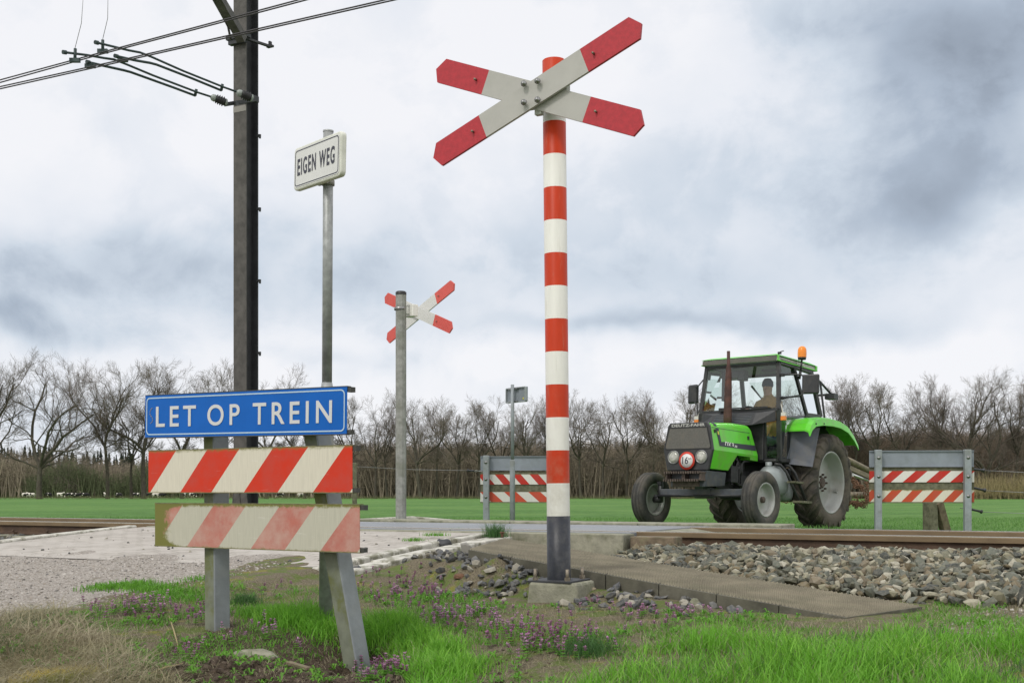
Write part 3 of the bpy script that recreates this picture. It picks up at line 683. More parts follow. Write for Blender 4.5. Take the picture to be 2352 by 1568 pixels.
# ================================================================== WALKWAY
def walkway():
    e = empty('ribbed_walkway', W(-5.0, 8.5, 0), 'long ribbed concrete walkway slab sloping down beside the crossing', 'walkway')
    A0, A1 = G(1075, 1262, .275), G(1945, 1418, -.005)       # near edge, start and end
    B0, B1 = G(1160, 1237, .285), G(2120, 1393, .005)
    n = 7; base = e.location
    for i in range(n):
        f0, f1 = i / n + .0012, (i + 1) / n - .0012
        q = [A0.lerp(A1, f0), A0.lerp(A1, f1), B0.lerp(B1, f1), B0.lerp(B1, f0)]
        q = [p - base for p in q]; dn = Vector((0, 0, -.13))
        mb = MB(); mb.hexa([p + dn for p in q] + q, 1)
        # raised pyramid studs
        nu, nv = 17, 30; U = (q[1] - q[0]); V = (q[3] - q[0]); 
        for a in range(nu):
            for b in range(nv):
                def pt(u, v): 
                    x0 = q[0].lerp(q[1], u); x1 = q[3].lerp(q[2], u); return x0.lerp(x1, v)
                u0, u1 = (a + .2) / nu, (a + .8) / nu; v0, v1 = (b + .2) / nv * .97 + .015, (b + .8) / nv * .97 + .015
                um, vm = (u0 + u1) / 2, (v0 + v1) / 2; up = Vector((0, 0, .013)); k = .16
                lo = [pt(u0, v0), pt(u1, v0), pt(u1, v1), pt(u0, v1)]; lo = [p + Vector((0, 0, .0005)) for p in lo]
                hi = [lo[j].lerp(pt(um, vm), 1 - k * 2) + up for j in range(4)]
                mb.add(lo + hi, [(4, 5, 6, 7), (0, 1, 5, 4), (1, 2, 6, 5), (2, 3, 7, 6), (3, 0, 4, 7)], 0)
        mb.build('slab', ['slab_stud', 'slab_side'], e)  # body darker than the studs: dirt and shade of the gaps put into its colour
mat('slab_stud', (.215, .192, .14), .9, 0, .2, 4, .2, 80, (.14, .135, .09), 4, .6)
walkway()

# ================================================================== MAIN CROSS AND POST
base = P(1284, 1330, 350); top = P(1272, 139.5, 350)
e = empty('crossing_sign', base, 'large red and white warning cross on a tall thick post banded orange-red and white', 'crossing sign')
big_sign = e
lean = (top - base).normalized(); q_ = Vector((0, 0, 1)).rotation_difference(lean); e.rotation_mode = 'QUATERNION'; e.rotation_quaternion = q_
HT = (top - base).length; zb = base.z
mb = MB(); mb.lathe([(.0757, .5444 - zb), (.0757, HT - .004), (.072, HT), (.0, HT)], 48, 'z'); o = mb.build('pole', 'post_stripe', e)
# stripes start where the black foot ends (the material works in the pole's own z)
for nd in M['post_stripe'].node_tree.nodes:
    if nd.type == 'MATH' and nd.operation == 'SUBTRACT' and abs(nd.inputs[1].default_value - .5444) < 1e-5: nd.inputs[1].default_value = .5444 - zb
mb = MB(); mb.lathe([(.0772, 0), (.0772, .5444 - zb), (.0757, .5446 - zb)], 48, 'z'); mb.build('foot_sleeve', 'post_base', e)
mb = MB(); mb.box((0, 0, -.006), (.31, .31, .014), Matrix.Rotation(R(-28), 3, 'Z')); mb.build('base_plate', 'mast_dark', e, bevel=.002)
mb = MB()
for sx_ in (-1, 1):
    for sy_ in (-1, 1):
        p = Matrix.Rotation(R(-28), 3, 'Z') @ Vector((sx_ * .115, sy_ * .115, 0))
        mb.tube([p, p + Vector((0, 0, .075))], .012, 8); mb.tube([p, p + Vector((0, 0, .022))], .021, 6, smooth=False); mb.cut()
mb.each('anchor_bolt', 'bolt', e)
blk = MB(); rb = Matrix.Rotation(R(-24), 3, 'Z'); blk.box((0, 0, -.075), (.36, .36, .155), rb, taper=.93); o = blk.build('concrete_footing', 'concrete', None, bevel=.018); o.location = base + Vector((.02, 0, -.012)); tagit(o, 'square mossy concrete block under the base plate of the banded post', 'footing')

def cross(name, label, C, th, s_img, L, wd, alpha, red, white, back, groups=None):
    """two boards with pointed ends; local x along the boards' horizontal, y away from the reader, z up"""
    e = empty(name, C, label, 'cross sign', groups, rot=(0, 0, -th))
    HL = L / 2; RL = .43 / .855 * HL
    for i, sg in enumerate((1, -1)):
        al = sg * alpha; U = Vector((math.cos(al), 0, math.sin(al))); V = Vector((-math.sin(al), 0, math.cos(al)))
        yo = (.0 if i == 0 else .035) if not back else (.035 if i == 0 else 0.)
        org = Vector((0, yo, 0)); h = wd / 2; mb = MB()
        def seg(a, b, mi, tip):
            if tip: poly = [(a, -h), (b - .03, -h), (b + .012, -.012 * (1)), (b - .035, h), (a, h)]
            else: poly = [(a, -h), (b, -h), (b, h), (a, h)]
            if a < 0 and tip is False and b < 0: pass
            return poly
        # middle white, two red ends
        mb.prism([(-RL, -h), (RL, -h), (RL, h), (-RL, h)], (org, U, V), -.022, 0)
        for d in (1, -1):
            poly = [(d * RL, -h), (d * (HL - .02), -h), (d * (HL + .022), 0), (d * (HL - .035), h), (d * RL, h)]
            if d < 0: poly = poly[::-1]
            mb.prism(poly, (org, U, V), -.022, 1)
        b = mb.build('arm', [white, red], e)
        bo = MB()
        for d in (-1, 1):
            p = org + U * d * (RL + .075) + V * .0
            bo.lathe([(0, -.024), (.0075, -.024), (.0075, -.001), (0, -.001)], 10, 'y', p + Vector((0, 0, 0)))
            bo.lathe([(0, .046), (.010, .046), (.010, .023), (0, .023)], 10, 'y', p + Vector((0, 0, 0))); bo.cut()
        bo.each('rivet', 'bolt', b)
    return e
mat('cross_red', (.42, .018, .03), .5, 0, .12, 30, 0, 1)
mat('cross_white', (.42, .41, .385), .5, 0, .04, 6, 0, 1, (.34, .34, .31), 5, .4)
cth = R(30)
C1 = P(1222, 216, 357)
ce = cross('crossing_cross', 'large red and white warning cross fixed near the top of the banded post', C1, cth, 353, 1.60, .163, R(21.8), 'cross_red', 'cross_white', False)
mb = MB()
for dx in (-.045, .055):
    for dz in (.065, -.055):
        mb.lathe([(0, -.048), (.011, -.048), (.011, -.036), (.02, -.034), (.02, -.022), (0, -.022)], 10, 'y', (dx, 0, dz)); mb.cut()
mb.each('bolt', 'steel', ce)
mb = MB(); mb.box((.06, .066, .0), (.34, .05, .15)); mb.box((.02, .06, -.10), (.05, .04, .05)); mb.build('bracket', 'light_grey', ce, bevel=.004); dissolve(ce, big_sign)

# ---------------- distant cross on a plain galvanised post, seen from behind
fb = P(921, 1195, 163); ft = P(919, 670, 163); fb = on(fb, -.1)
e = empty('crossing_sign', fb, 'small distant warning cross seen from behind on a plain galvanised post with black cap', 'crossing sign'); small_sign = e
mb = MB(); H2 = ft.z - fb.z; mb.lathe([(.075, 0), (.075, H2 - .03), (0, H2 - .03)], 10, 'z', smooth=False); mb.build('pole', 'galv_old', e)
mb = MB(); mb.lathe([(.077, H2 - .045), (.078, H2 - .01), (.06, H2 + .006), (0, H2 + .006)], 20, 'z'); mb.build('cap', 'black', e)
mat('far_red', (.60, .09, .075), .5, 0, .06, 8); mat('far_white', (.62, .62, .60), .5)
C2 = P(958, 717, 158)
fe = cross('crossing_cross', 'small distant warning cross seen from behind, faded salmon red and white', C2, R(48), 158, 1.68, .165, R(21.5), 'far_red', 'far_white', True)
Ml = fe.matrix_basis.inverted() if False else (Matrix.Translation(C2) @ Matrix.Rotation(-R(48), 4, 'Z')).inverted()
mb = MB(); c_ = Ml @ P(945, 714, 162); mb.box(c_, (.19, .10, .17)); a_ = Ml @ P(919, 712, 163); mb.bar(a_, c_, .03, .10); mb.build('mounting_box', 'white_paint', fe, bevel=.01)
mb = MB(); p = Ml @ Vector((ft.x, ft.y, P(919, 709, 163).z)); mb.lathe([(.078, -.02), (.084, -.02), (.084, .02), (.078, .02)], 20, 'z', p); mb.build('clamp', 'steel', fe); dissolve(fe, small_sign)

# ================================================================== EIGEN WEG SIGN
pb = on(P(748, 1436, 405), -.15); pt_ = P(754, 302, 410)
e = empty('signpost', pb, 'small white EIGEN WEG sign on a tall slim galvanised pole', 'signpost'); weg = e
d = pt_ - pb
mb = MB(); k1 = (P(750, 885, 408).z - pb.z) / d.z
mb.tube([d * (k1 - .01), d], .0285, 20); mb.build('upper_tube', 'galv', e)
mb = MB(); mb.tube([(0, 0, 0), d * (k1 - .015), d * (k1 + .006)], [.039, .039, .030], 20); mb.build('lower_tube', 'galv', e)
mb = MB(); mb.lathe([(.03, -.004), (.03, .004), (0, .006)], 20, 'z', d); mb.build('cap', 'galv', e)
def panel_frame(Pl, Pr):
    u = (Pr - Pl).normalized(); v = Vector((0, 0, 1)); nrm = u.cross(v).normalized(); v = nrm.cross(u)   # nrm faces the camera side
    return Matrix((u, -nrm, v)).transposed()
def rrect(x0, x1, z0, z1, r, n=6):
    out = []
    for cx_, cz_, a0 in ((x1 - r, z0 + r, -90), (x1 - r, z1 - r, 0), (x0 + r, z1 - r, 90), (x0 + r, z0 + r, 180)):
        for k in range(n + 1): t = R(a0 + 90 * k / n); out.append((cx_ + r * math.cos(t), cz_ + r * math.sin(t)))
    return out
def ring(mb, outer, inner, y, mi=0, th=.0015):
    n = len(outer); V = [(x, y, z) for x, z in outer] + [(x, y, z) for x, z in inner]
    mb.add(V, [(k, (k + 1) % n, n + (k + 1) % n, n + k) for k in range(n)], mi)
Pl, Pr = P(675, 391, 400), P(783, 351, 427)
Mr = panel_frame(Pl, Pr); L = (Pr - Pl).length; h = .242
e = empty('road_sign', Pl, 'small white EIGEN WEG sign with rounded corners and a thin black border', 'sign'); e.rotation_euler = Mr.to_euler()
mb = MB(); mb.prism(rrect(0, L, -h / 2, h / 2, .028), ((0, .036, 0), (1, 0, 0), (0, 0, 1)), .036); mb.build('sign_box', 'sign_rim' if 'sign_rim' in M else 'white_paint', e, bevel=.008)
mat('sign_rim', (.66, .66, .60), .5, 0, .08, 9, 0, 1, (.36, .37, .27), 7, .3); mat('sign_face', (.66, .655, .645), .4, 0, .03, 5)
e.children[0].data.materials[0] = M['sign_rim']
mb = MB(); mb.prism(rrect(.014, L - .014, -h / 2 + .014, h / 2 - .014, .022), ((0, -.0005, 0), (1, 0, 0), (0, 0, 1)), .0015); face = mb.build('sign_face', 'sign_face', e)
mb = MB(); ring(mb, rrect(.019, L - .022, -h / 2 + .020, h / 2 - .020, .022), rrect(.0255, L - .0285, -h / 2 + .0255, h / 2 - .0255, .018), -.0028); mb.build('border', 'dark_letter', e)
text_mesh('lettering', 'EIGEN WEG', L * .79, .096, .001, 'dark_letter', e, Matrix.Translation((L * .487, -.0030, .004)) @ Matrix.Rotation(R(90), 4, 'X'), bold=.024, spacing=1.25)
mb = MB(); pc = e.matrix_basis.inverted() if False else (Matrix.Translation(Pl) @ Mr.to_4x4()).inverted()
for zz_ in (-.115, .085):
    w0 = pb + d * ((Pl.z + zz_ - pb.z) / d.z); mb.lathe([(.030, -.014), (.037, -.014), (.037, .014), (.030, .014)], 18, 'z', pc @ w0)
    c0 = pc @ w0; mb.bar((c0.x - .05, .048, c0.z), (c0.x + .05, .048, c0.z), .012, .026); mb.bar(c0, (c0.x, .045, c0.z), .05, .026); mb.cut()
mb.each('clamp', 'strap', e); fold(e, kids(e)[0], weg, 'sign_panel')

# ================================================================== FRONT BARRIER
BL, BS, BW = 1.49, .217, .246
stripe_mat('stripe_new', BL, .237, BW, BS, .015, (.60, .035, .012), (.66, .62, .52), moss=.55, scratch=.35)
stripe_mat('stripe_old', BL, .237, BW, BS, .015, (.47, .15, .115), (.50, .485, .40), moss=.95, green_left=.75, scratch=.4, fade=(.50, .32, .27))
def board(name, label, cat, Pl, Pr, h, matname, group=None, back='alu'):
    """channel-section board: face plate, folded top and bottom rims, end clips"""
    Mr = panel_frame(Pl, Pr); L = (Pr - Pl).length
    e = empty(name, Pl, label, cat, group); e.rotation_euler = Mr.to_euler()
    mb = MB(); mb.box((L / 2, .0015, h / 2), (L, .003, h)); f = mb.build('face', matname, e)
    mb = MB()
    mb.box((L / 2, .014, h + .002), (L + .004, .030, .0045)); mb.box((L / 2, .028, h - .012), (L, .003, .02)); mb.cut(); mb.box((L / 2, .014, -.002), (L + .004, .030, .0045)); mb.box((L / 2, .028, .012), (L, .003, .02)); mb.cut()
    mb.each('rim', back, e)
    mb = MB()
    mb.box((L + .008, .022, h - .014), (.028, .034, .026)); mb.cut(); mb.box((L + .008, .022, .010), (.026, .032, .022)); mb.cut(); mb.each('end_clip', 'rim_dark', e)
    return e, L
mat('blue_sheet', (.004, .112, .47), .5, 0, .05, 5, spec=.22)
barrier = empty('warning_barrier', on(P(600, 1452, 425)), 'barrier with the blue LET OP TREIN sign above two striped boards on two posts', 'barrier'); mat('board_rim', (.16, .15, .07), .7, 0, .3, 20)
PlB, PrB = P(333, 1004, 404), P(796, 996, 459)
e, L = board('warning_sign', 'long blue sign reading LET OP TREIN on top of the front barrier', 'sign', PlB, PrB, .236, 'blue_sheet', back='rim_dark')
h = .236
mat('blue_white', (.42, .56, .70), .5)
mb = MB(); ring(mb, rrect(.012, L - .012, .012, h - .012, .026), rrect(.019, L - .019, .019, h - .019, .020), -.002); mb.build('border', 'blue_white', e)
T = lambda x, z: Matrix.Translation((x, -.0022, z)) @ Matrix.Rotation(R(90), 4, 'X')
mat('sheet_letter', (.60, .60, .61), .5)
def fx(x0, L=L):   # fraction across the sign in the photo -> metres along the board (perspective)
    t = x0; k = 459 / 404; return L * t * k / (1 - t + t * k)
for wtxt, x0, x1 in (('LET', .055, .253), ('OP', .310, .470), ('TREIN', .535, .928)):
    a, b = fx(x0), fx(x1)
    text_mesh('lettering', wtxt, b - a, .114, .001, 'sheet_letter', e, T((a + b) / 2, h * .485), bold=.012, spacing=1.36)
mb = MB(); pts = [(.062, .165), (.052, .160), (.045, .150), (.040, .135), (.048, .122), (.060, .112), (.066, .100), (.062, .088), (.050, .080), (.042, .078)]
for p_, q2 in zip(pts[:-1], pts[1:]): mb.bar((p_[0], -.0015, p_[1]), (p_[0] * .3 + q2[0] * .7, -.0015, p_[1] * .3 + q2[1] * .7), .0016, .004)
mb.build('scratches', 'strap', e); fold(e, kids(e)[0], barrier, 'sign_panel')
e, _ = board('b', None, None, P(341, 1130, 404), P(809, 1130, 459), .234, 'stripe_new', back='board_rim'); fold(e, kids(e)[0], barrier, 'striped_board')['label'] = 'bright red and white striped board'
e, _ = board('b', None, None, P(356, 1252, 404), P(826, 1268, 459), .238, 'stripe_old', back='board_rim'); fold(e, kids(e)[0], barrier, 'striped_board')['label'] = 'faded mossy pink and cream striped board'
mat('leg_green', (.165, .18, .135), .8, 0, .2, 10, .15, 60, (.12, .135, .03), 4.5, .85, lo=.42, hi=.6)
mat('leg_grey', (.215, .235, .25), .7, .05, .12, 10, .15, 80, (.28, .29, .28), 6, .4)
def leg_post(label, bot, top, wd, rot):
    e = empty('l', bot); d = top - bot
    dz = d.normalized(); u = Matrix.Rotation(rot, 3, 'Z') @ Vector((1, 0, 0)); u = (u - dz * u.dot(dz)).normalized(); v = dz.cross(u)
    h_ = wd / 2; c = .006
    ringp = [(-h_ + c, -h_), (h_ - c, -h_), (h_, -h_ + c), (h_, h_ - c), (h_ - c, h_), (-h_ + c, h_), (-h_, h_ - c), (-h_, -h_ + c)]
    vs = [u * a + v * b for a, b in ringp] + [u * a + v * b + d for a, b in ringp]; n = 8
    mb = MB(); mb.add(vs, [tuple(reversed(range(n))), tuple(range(n, 2 * n))] + [(i, (i + 1) % n, n + (i + 1) % n, n + i) for i in range(n)])
    for k, f in enumerate(mb.f[2:]): mb.m[2 + k] = 1 if k in (1, 2, 3) else 0
    o = mb.build('post', ['leg_green', 'leg_grey'], e); reparent(o, barrier); o['label'] = label; bpy.data.objects.remove(e)
lb, lt = P(500, 1456, 413), P(496, 925, 412); lb = Vector((lb.x, lb.y, lb.z - .1))
leg_post('upright post', lb, lt, .102, R(-44))
rb_, rt = P(830, 1560, 442), P(716, 930, 438)
leg_post('leaning post', rb_ + Vector((0, 0, -.05)), rt, .102, R(-38))

# ================================================================== CATENARY MAST
mp = on(P(565, 1180, 150), -.1); mh = 8.8
e = empty('catenary_mast', mp, 'tall dark steel catenary mast with a beam profile behind the blue sign', 'mast'); e.rotation_euler = (0, 0, -R(29))
mb = MB(); fw, fd, ft_ = .25, .26, .018
mb.box((0, -fd / 2, mh / 2), (fw, ft_, mh)); mb.build('front_flange', 'mast', e)
mb = MB(); mb.box((0, fd / 2, mh / 2), (fw, ft_, mh)); mb.box((0, 0, mh / 2), (.012, fd - ft_ - .001, mh)); mb.build('web_and_rear_flange', 'mast_dark', e)  # same steel as the front flange, its shaded side put into a darker colour
mb = MB()
zg = P(0, 1128, 150).z - mp.z
for s_ in (-1, 1):
    mb.prism([(s_ * .126, 0), (s_ * .126, zg), (s_ * .24, 0)][::s_], ((0, -.13, 0), (1, 0, 0), (0, 0, 1)), .012); mb.cut()
    mb.prism([(s_ * .13, 0), (s_ * .13, zg), (s_ * .26, 0)][::s_], ((s_ * .0, 0, 0), (0, 1, 0), (0, 0, 1)), .012); mb.cut()
mb.prism([(-.07, 0), (0, zg), (.07, 0)], ((0, -.142, 0), (1, 0, 0), (0, 0, 1)), .012); mb.cut()
mb.each('gusset', 'mast', e)
mb = MB()
for y in (311, 479, 644, 810):
    z = P(0, y, 150).z - mp.z; mb.box((.155, .11, z), (.075, .03, .035)); mb.box((.18, .11, z - .02), (.02, .03, .05)); mb.cut()
mb.each('step_bracket', 'mast_dark', e); mast_e = e
z = P(0, 256, 150).z - mp.z; mb = MB(); mb.box((0, -.14, z), (.252, .006, .09)); mb.build('strap', 'strap', e)
# bracket arm that rises to the upper left, out of the picture
z = P(0, 95, 150).z - mp.z; mb = MB(); mb.box((0, -.17, z), (.40, .12, .05)); mb.box((-.02, -.17, z - .06), (.30, .08, .07)); mb.bar((.1, -.17, z - .02), (.34, .16, z - .09), .05, .03); mb.box((.34, .16, z - .09), (.11, .05, .03)); mb.box((.34, .16, z - .06), (.03, .05, .09)); mb.build('clamp', 'mast_dark', e)
inv = (Matrix.Translation(mp) @ Matrix.Rotation(-R(29), 4, 'Z')).inverted()
def MP(x, y, s): return inv @ P(x, y, s)
mb = MB()
pth = [MP(556, 92, 153), MP(546, 72, 154), MP(529, 42, 156), MP(512, 14, 158), MP(498, -12, 160), MP(470, -80, 166), MP(430, -180, 174)]
for a_, b_ in zip(pth[:-1], pth[1:]): mb.bar(a_, b_ + (b_ - a_) * .03, .13, .12)
mb.tube([MP(530, 92, 153), MP(524, 62, 154), MP(508, 32, 156), MP(490, 0, 160), MP(480, -20, 161)], .018, 6)
mb.build('cantilever', 'mast', e)
mb = MB(); mb.bar(MP(519, 240, 156), MP(588, 229, 152), .09, .05); mb.box(MP(588, 228, 152), (.04, .09, .09)); mb.bar(MP(540, 238, 156), MP(588, 228, 147), .02, .06); mb.build('arm_bracket', 'mast_dark', e)

def reg_arm(label, ins, upper, lower, drop, clampU, clampL):
    """registration assembly: insulator, two curved tubes, wire clamps and a dropper"""
    o = ins[0][0] if isinstance(ins[0], tuple) else ins[0]
    o = Vector(ins[0]); e = empty('registration_arm', o, label, 'catenary arm', 'arms that hold the contact wires')
    L_ = lambda p: Vector(p) - o
    ax0, ax1 = Vector(ins[0]), Vector(ins[1]); d = ax1 - ax0; n = 16; pts = []; rad = []
    for i in range(n + 1): pts.append(d * (i / n)); rad.append([.03, .055, .055, .05, .075, .045, .075, .045, .075, .045, .07, .045, .055, .05, .05, .035, .015][i])
    mb = MB(); mb.tube(pts[2:12], rad[2:12], 14); mb.build('ceramic', 'black', e)
    mb = MB(); mb.tube(pts[:3], rad[:3], 12); mb.cut(); mb.tube(pts[11:], rad[11:], 12); mb.cut(); mb.each('end_cap', 'insul', e)
    mb = MB(); mb.tube([L_(p) for p in [ins[1]] + upper], .016, 8); mb.tube([L_(p) for p in lower], .018, 8); mb.tube([L_(lower[0]), L_(lower[0]) + Vector((.02, 0, .09))], .022, 8)
    for p in (upper[-1], lower[-1]): mb.tube([L_(p), L_(p) + (L_(p) - L_(upper[-2] if p is upper[-1] else lower[-2])).normalized() * .05], .028, 8)
    mt_ = mb.build('tubes', 'arm', e)
    mb = MB()
    for a_, b_ in (clampU, clampL):
        mb.tube([L_(a_), L_(b_)], .02, 6); mb.box(L_(b_), (.13, .05, .05)); mb.cut()
    mb.each('wire_clamp', 'arm', e)
    if drop: mb = MB(); mb.tube([L_(drop[0]), L_(drop[0]).lerp(L_(drop[1]), .5) + Vector((.03, 0, 0)), L_(drop[1])], .004, 5); mb.build('dropper', 'wire_thin', e)
    fold(e, mt_, mast_e, 'registration_arm')['label'] = label
reg_arm('nearer pair of curved arms on the lower left insulator of the mast', (P(522, 237, 157), P(483, 222, 158)),
        [P(455, 213, 160), P(350, 173, 168), P(290, 148, 172), P(262, 137, 174), P(240, 134, 175), P(200, 127, 177), P(152, 121, 180)],
        [P(448, 220, 160), P(400, 202, 164), P(300, 166, 170), P(285, 162, 171), P(240, 152, 174), P(206, 144, 176)], (P(172, 112, 179), P(191, -5, 182)), (P(173, 112, 179), P(172, 139, 179)), (P(212, 145, 176), P(207, 152, 176)))
reg_arm('farther pair of curved arms on the upper right insulator in front of the mast', (P(581, 227, 156), P(543, 211, 157)),
        [P(515, 201, 158), P(420, 163, 165), P(350, 132, 170), P(322, 121, 172), P(295, 116, 174), P(250, 105, 176), P(225, 99, 178)],
        [P(508, 208, 158), P(440, 180, 163), P(360, 149, 169), P(345, 145, 170), P(310, 139, 172), P(270, 130, 175)], (P(236, 90, 177), P(248, -5, 180)), (P(236, 92, 177), P(236, 118, 177)), (P(284, 131, 174), P(282, 138, 174)))
def wire(label, pts):
    o = Vector(pts[0]); mb = MB(); mb.tube([Vector(p) - o for p in pts], .0085, 6); ob = mb.build('contact_wire', 'wire', loc=o); tagit(ob, label, 'overhead wire', 'contact wires over the track')
def ext(p, q, k): return Vector(p) + (Vector(q) - Vector(p)) * k
for lab, (a, b, c_) in (('topmost of the four thin contact wires at the upper left', (P(0, 184, 172), P(236, 120, 180), P(686, 0, 201))), ('second contact wire from the top, close under the topmost', (P(0, 190, 172), P(236, 124, 180), P(705, 0, 202))),
                        ('third contact wire from the top, passing under the arms', (P(0, 199.5, 172), P(283, 137, 182), P(885, 0, 210))), ('lowest of the four thin contact wires at the upper left', (P(0, 204.5, 172), P(283, 141, 182), P(908, 0, 211)))):
    wire(lab, [ext(b, a, 6), a, b, c_, ext(b, c_, 2.5)])

# ================================================================== FAR BARRIERS AND SIGN
def far_barrier(label, pc, th, flip, seed, s_, z_off=0):
    pc = on(pc)
    """posts in front, striped boards facing the reader behind them"""
    e = empty('far_barrier', pc, label, 'barrier', 'barriers beyond the crossing'); e.rotation_euler = (0, 0, th)
    px = 1 / s_; B = lambda y: HC - (y - 1130) * px - pc.z
    L = 1.46
    def brd(name, y0, y1, m_, yy, ht=None):
        z0, z1 = B(y1), B(y0); mb = MB()
        if m_ in ('alu',):
            mb.box((0, yy, (z0 + z1) / 2), (L, .006, z1 - z0)); mb.box((0, yy - .012, z1 - .006), (L, .03, .012)); mb.box((0, yy - .012, z0 + .006), (L, .03, .012)); mb.build(name, m_, e); return
        mb.box((L / 2, 0, (z1 - z0) / 2), (L, .02, z1 - z0)); o = mb.build(name, m_, e, loc=(-L / 2, yy, z0)); return o
    brd('back_board', 0 + Y0[0], Y0[1], 'alu', .03)
    brd('wooden_rail', Y0[2], Y0[3] - .5, 'wood_green', .04)
    brd('striped_board', Y0[3], Y0[4], ('far_stripe_a' if not flip else 'far_stripe_b'), .015)
    brd('wooden_rail', Y0[4] + .5, Y0[5] - .5, 'wood_green', .03)
    brd('striped_board', Y0[5], Y0[6], ('far_stripe_c' if not flip else 'far_stripe_d'), .015)
    mb = MB(); mb.box((0, .02, B(Y0[6] + 1.5)), (L, .05, .014)); mb.build('wooden_rail', 'wood_green', e)
    gz = hz(pc.x, pc.y) - pc.z - .1
    for x in (-.62, .62):
        mb = MB(); mb.box((x, -.055, (B(Y0[0] - 1.5) + gz) / 2), (.095, .10, B(Y0[0] - 1.5) - gz)); po = mb.build('post', 'alu_post', e, bevel=.008)
        mb = MB()
        for y in ((Y0[0] + Y0[1]) / 2 - 2, (Y0[3] + Y0[4]) / 2, (Y0[5] + Y0[6]) / 2 + .5): mb.lathe([(0, -.012), (.012, -.012), (.013, -.004), (.026, -.003), (.026, 0), (0, 0)], 14, 'y', (x, -.106, B(y))); mb.cut()
        mb.each('bolt_head', 'steel', po)
    return e
hb = 27 / 160.
stripe_mat('far_stripe_a', 1.46, hb, .165, .19, -.03, (.50, .03, .02), (.72, .70, .66), moss=.35)
stripe_mat('far_stripe_c', 1.46, hb, .145, .16, .01, (.50, .075, .03), (.68, .65, .54), moss=.5)
stripe_mat('far_stripe_b', 1.46, hb, .145, .15, -.05, (.50, .03, .02), (.70, .69, .65), flip=True, moss=.35)
stripe_mat('far_stripe_d', 1.46, hb, .20, .19, -.02, (.58, .08, .04), (.70, .69, .65), flip=True, moss=.35)
Y0 = (1034, 1072, 1073, 1081, 1107, 1124, 1152)
fb1 = far_barrier('striped barrier on grey posts beyond the track, between the tractor and the right edge', P(2117, 1215, 160), R(-6), False, 1, 160)
Y0 = (1047, 1080, 1083, 1088.5, 1112, 1129, 1152)
fb2 = far_barrier('striped barrier beyond the track, half hidden behind the tall banded post', P(1204, 1195, 140), R(-8), True, 2, 140)
mb = MB(); q = P(2217, 1058, 158); mb.lathe([(0, -.002), (.022, -.002), (.022, 0), (0, 0)], 12, 'y', (.66, .025 - .002, q.z - fb1.location.z)); mb.build('yellow_sticker', 'yellow', fb1)
# far private-road sign, seen from behind
sp0 = on(P(1177, 1195, 148), -.1); st = P(1176, 883, 148); e = empty('signpost', sp0, 'thin distant pole with a small sign showing its grey back', 'signpost'); fsp = e
hh = st.z - sp0.z; k1 = P(0, 1058, 148).z - sp0.z
mb = MB(); mb.tube([(0, 0, k1), (0, 0, hh)], .027, 14); mb.build('upper_tube', 'alu_post', e); mb = MB(); mb.tube([(0, 0, 0), (0, 0, k1), (0, 0, k1 + .02)], [.042, .042, .03], 14); mb.build('lower_tube', 'alu_post', e)
Pl, Pr = P(1161, 909, 146), P(1206, 904, 150); e = empty('road_sign', Pl, 'small sign seen from its grey back, on the thin distant pole', 'sign'); Mr = panel_frame(Pl, Pr); e.rotation_euler = Mr.to_euler(); L = (Pr - Pl).length; h = .235
mb = MB(); mb.prism(rrect(0, L, -h / 2, h / 2, .02), ((0, .05, 0), (1, 0, 0), (0, 0, 1)), .02); mb.build('panel', 'alu', e)
mb = MB(); o_, i_ = rrect(0, L, -h / 2, h / 2, .02), rrect(.014, L - .014, -h / 2 + .014, h / 2 - .014, .012); n = len(o_)
mb.add([(x, .0, z) for x, z in o_] + [(x, .0, z) for x, z in i_] + [(x, .04, z) for x, z in o_] + [(x, .04, z) for x, z in i_], [(k, (k + 1) % n, n + (k + 1) % n, n + k) for k in range(n)] + [(k, (k + 1) % n, 2 * n + (k + 1) % n, 2 * n + k) for k in range(n)] + [(n + k, n + (k + 1) % n, 3 * n + (k + 1) % n, 3 * n + k) for k in range(n)]); mb.build('rim', 'tank', e)
mb = MB(); mb.lathe([(0, 0), (.018, 0), (.018, .002)], 12, 'y', (L * .83, .027, -h * .28)); mb.build('yellow_sticker', 'yellow', e)
mb = MB()
for zz_ in (-.1, .1): mb.box((L * .4, .0, zz_), (L * .45, .03, .022)); mb.cut()
mb.each('clamp', 'steel', e); fold(e, kids(e)[0], fsp, 'sign_panel')

# ================================================================== FENCE POSTS, WIRES, HANDLES
def wpost(label, b, t, wd, m_='wood_old', rot=.4):
    e_ = Vector(b); mb = MB(); d = Vector(t) - e_; u = Vector((math.cos(rot), math.sin(rot), 0)); u = (u - d.normalized() * u.dot(d.normalized())).normalized(); v = d.normalized().cross(u); h_ = wd / 2
    vs = [u * x + v * y for x, y in ((-h_, -h_), (h_, -h_), (h_, h_), (-h_, h_))]; vs += [p * .93 + d for p in vs]
    mb.hexa(vs); o = mb.build('fence_post', m_, loc=e_, bevel=.008); tagit(o, label, 'fence post', 'wooden fence posts'); return o
wpost('upright mossy square wooden post behind the lower right striped barrier', on(P(2138, 1225, 148), -.15), P(2136, 1150, 148), .17, 'wood_green')
wpost('leaning brown wooden post propped against the upright one behind the right barrier', on(P(2180, 1230, 146), -.15), P(2154, 1152, 148), .13)
wpost('slim pale wooden post just right of the front barrier, at the meadow edge', on(P(815, 1160, 130), -.1), P(814, 1062, 130), .085, 'wood_green', .1)
